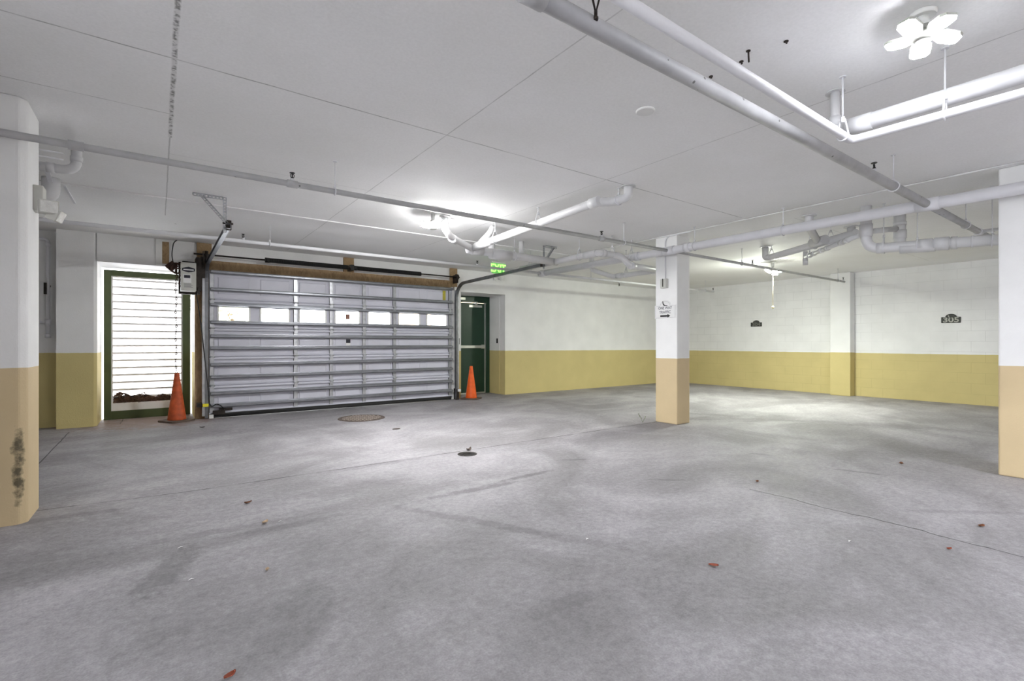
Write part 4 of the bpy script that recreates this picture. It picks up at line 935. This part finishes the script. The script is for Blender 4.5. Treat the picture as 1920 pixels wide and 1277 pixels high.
MB().lathe([(.105, 0), (.103, .004), (.085, .004), (.084, .001)], (q.x, q.y, 0), 28).build('rim', M['dark_iron'], t); MB().lathe([(.083, 0), (.083, .002)], (q.x, q.y, 0), 28).build('opening', M['ink'], t)
b = MB()
for k in (-1, 0, 1): b.box(q.x - .06, q.x + .06, q.y + k * .035 - .006, q.y + k * .035 + .006, .001, .005)
b.build('grate', M['dark_iron'], t)
def leaf(u, v, L, a, label, m=None, curl=.25):
    c = P(u, v, Z=0); c.z = floor_h(c.x, c.y); d = Vector((math.cos(a), math.sin(a), 0)); s_ = Vector((-d.y, d.x, 0)); pts, n = [], 7; b = MB(); vs = []
    for i in range(n):
        f = i / (n - 1); wd = math.sin(PI * f) ** .8 * .26 * L + .002; zc = .003 + curl * L * (2 * f - 1) ** 2 * .5
        for k, sg in ((0, -1), (1, 0), (2, 1)): vs.append(Vector((c.x, c.y, c.z)) + d * (f - .5) * L + s_ * sg * wd + Vector((0, 0, zc + (.006 if sg else 0))))
    vs2 = [v_ + Vector((0, 0, .0015)) for v_ in vs]; m3 = 3 * n; fs = []
    for i in range(n - 1):
        for k in range(2):
            q_ = (i * 3 + k, i * 3 + k + 1, i * 3 + k + 4, i * 3 + k + 3); fs.append(q_); fs.append(tuple(m3 + z_ for z_ in reversed(q_)))
    bd_ = [i * 3 for i in range(n)] + [i * 3 + 2 for i in reversed(range(n))] ; bd_ = [0, 1] + [2 + 3 * i for i in range(n)] + [(n - 1) * 3 + 1] + [3 * i for i in reversed(range(1, n))]
    for i in range(len(bd_)): p_, r_ = bd_[i], bd_[(i + 1) % len(bd_)]; fs.append((p_, r_, m3 + r_, m3 + p_))
    b.add(vs + vs2, fs, True); tag(b.build('dead_leaf', m or M['leaf'], loc=(c.x, c.y, 0)), label, 'leaf', 'dead leaves on the floor')
LT_ = mat('pale_dry_leaf', lin((196, 170, 140)), .75, var=.2, scale=40); LR = mat('red_brown_leaf', lin((150, 74, 52)), .75, var=.2, scale=40)
leaf(431, 1270, .045, .5, 'brown curled dead leaf at the bottom edge of the photo', LR)
leaf(465, 944, .05, .2, 'brown dead leaf farthest of the pair on the left floor'); leaf(497, 981, .055, .8, 'pale dead leaf on the left floor before the garage door', LT_)
leaf(501, 1070, .03, 1.2, 'small tan dead leaf alone on the left foreground', LT_); leaf(1338, 1062, .05, -.9, 'reddish narrow leaf in the middle foreground', LR, .1)
leaf(1780, 1031, .03, -.6, 'tiny orange-brown leaf near the right end of the slab joint', LR); leaf(1840, 988, .05, -.3, 'dark brown leaf on the floor below the right column'); leaf(1690, 870, .06, .3, 'olive dead leaf on the shaded floor left of the right column')
leaf(1420, 904, .04, .3, 'small dry leaf just left of the far end of the slab joint'); leaf(379, 802, .06, 0, 'dark dead leaf on the floor below the left garage door track', M['dark_iron']); leaf(743, 805, .11, 0, 'flat dark leaf on the floor right of the manhole cover', M['iron_dark'], .02)
leaf(879, 844.5, .09, .5, 'dark curled leaf lying just behind the floor drain', M['iron_dark'], .5)
def scrap(u, v, L, label):
    c = P(u, v, Z=0); tag(MB().extr([(c.x - L, c.y, .002), (c.x, c.y - L * .5, .008), (c.x + L, c.y + L * .2, .003), (c.x + L * .2, c.y + L * .6, .006)], (0, 0, .002)).build('paper_scrap', M['paper_white'], loc=(c.x, c.y, 0)), label, 'scrap', 'white scraps on the floor')
scrap(140, 994, .014, 'tiny white scrap on the floor right of the left column'); scrap(525, 979, .012, 'tiny white scrap beside the pale leaf on the left floor'); scrap(338, 1028, .014, 'tiny white scrap beside the dark stain on the left floor'); scrap(358, 1088, .012, 'nearest tiny white scrap on the left floor'); scrap(1101, 1012, .012, 'tiny white scrap on the floor at the photo centre'); scrap(1593, 1016, .012, 'tiny white scrap on the floor below the long slab joint')
# weed in the joint by the column
c = P(1205, 792, Z=0); t = thing('weed', 'little grey weed growing from the slab joint beside the sign column', 'weed', (c.x, c.y, 0))
MB().tube([(c.x, c.y, 0), (c.x - .01, c.y + .02, .06), (c.x - .03, c.y + .05, .12)], .003, 6).tube([(c.x, c.y, 0), (c.x + .01, c.y - .02, .05), (c.x + .015, c.y - .04, .08)], .003, 6).build('stem', M['weed'], t)
for (dx, dy, z) in ((-.03, .05, .12), (-.045, .02, .10), (0, .05, .08), (.015, -.04, .085), (-.03, 0, .06), (.03, -.02, .06)):
    MB().extr([(c.x + dx - .012, c.y + dy, z - .008), (c.x + dx, c.y + dy - .008, z), (c.x + dx + .014, c.y + dy + .006, z + .012), (c.x + dx, c.y + dy + .008, z + .004)], (0, 0, .0015)).build('weed_leaf', M['weed'], t)

# ceiling bits
q = P(1210, 207.5, Z=CEIL); tag(MB().lathe([(.058, -.012), (.064, -.004), (.064, 0)], (q.x, q.y, CEIL), 32).build('ceiling_cover_plate', M['white'], loc=(q.x, q.y, CEIL)), 'round white cover plate on the bare ceiling at centre right', 'cover plate')
def stub(u, v, L, label):
    q = P(u, v, Z=CEIL); tag(MB().cyl((q.x, q.y, CEIL), (q.x + .006, q.y, CEIL - L), .005, 8).lathe([(.012, -.004), (.012, 0)], (q.x, q.y, CEIL), 10).build('ceiling_bolt', M['dark_iron'], loc=(q.x, q.y, CEIL)), label, 'bolt', 'bolts left in the ceiling')
stub(1403, 95, .06, 'long dark bolt left in the ceiling right of the upper pipes'); stub(1390, 115, .015, 'short dark bolt just left of the long ceiling bolt'); stub(1333, 143, .012, 'short dark bolt in the ceiling between the two upper pipes'); stub(1474, 77, .012, 'short dark bolt in the ceiling nearest the upper right lamp')

# ------------------------------------------------------------------ outside
struct(MB().box(-12, 22, 9.95, 40, -.22, -.02).box(-30, -7.2, -25, 9.95, -.22, -.02).build('driveway', M['drive']), 'pale concrete driveway outside the garage, extended left to bounce daylight in', 'driveway')  # left slab added to bounce daylight through the unseen entrance
t = thing('tree', 'pale sunlit tree outside the first garage door window', 'tree', (1.9, 17.5, 0))
MB().tube([(1.9, 17.5, -.02), (1.95, 17.4, 1.2), (1.8, 17.5, 2.4)], [.14, .11, .06], 10).build('trunk', M['bark'], t)
b = MB(); rnd = random.Random(5)
for i in range(1300):
    while True:
        p = Vector((rnd.uniform(-1, 1), rnd.uniform(-1, 1), rnd.uniform(-1, 1)))
        if p.length < 1: break
    c = Vector((1.75, 17.5, 2.35)) + Vector((p.x * 1.0, p.y * 1.0, p.z * 1.1)); d = Vector((rnd.uniform(-1, 1), rnd.uniform(-1, 1), rnd.uniform(-1, 1))).normalized() * .10; s_ = d.cross(Vector((rnd.random(), rnd.random(), 1))).normalized() * .045
    b.extr([c - d, c + s_, c + d, c - s_], d.cross(s_).normalized() * .002)
o = b.build('foliage', M['tree_leaf'], t)
tag(MB().box(8.15, 14, 16.5, 20, -.02, 5.5).box(7.95, 14.2, 16.3, 20.2, 5.5, 5.8).build('neighbouring_building', M['stucco'], loc=(11, 18, 0)), 'beige stucco building seen through the last garage door window', 'building')
wd = bpy.data.worlds.new('overcast_sky'); bpy.context.scene.world = wd; wd.use_nodes = True
bg = wd.node_tree.nodes['Background']; bg.inputs[0].default_value = (.93, .96, 1.0, 1); bg.inputs[1].default_value = 3.3

# ------------------------------------------------------------------ camera and view
cam = bpy.data.cameras.new('camera'); co = bpy.data.objects.new('camera', cam); C.objects.link(co)
co.location = (0, 0, EYE); co.rotation_euler = (PI / 2, 0, -TH)
cam.sensor_width = 36; cam.lens = F / 1920 * 36; cam.shift_y = (V0 - 638.5) / 1920; cam.clip_start = .05; cam.clip_end = 200
sc = bpy.context.scene; sc.camera = co
vs = sc.view_settings; sc.display_settings.display_device = 'sRGB'
vs.view_transform = 'Standard'; vs.look = 'None'; vs.gamma = 1; vs.use_curve_mapping = False; vs.exposure = 1.8
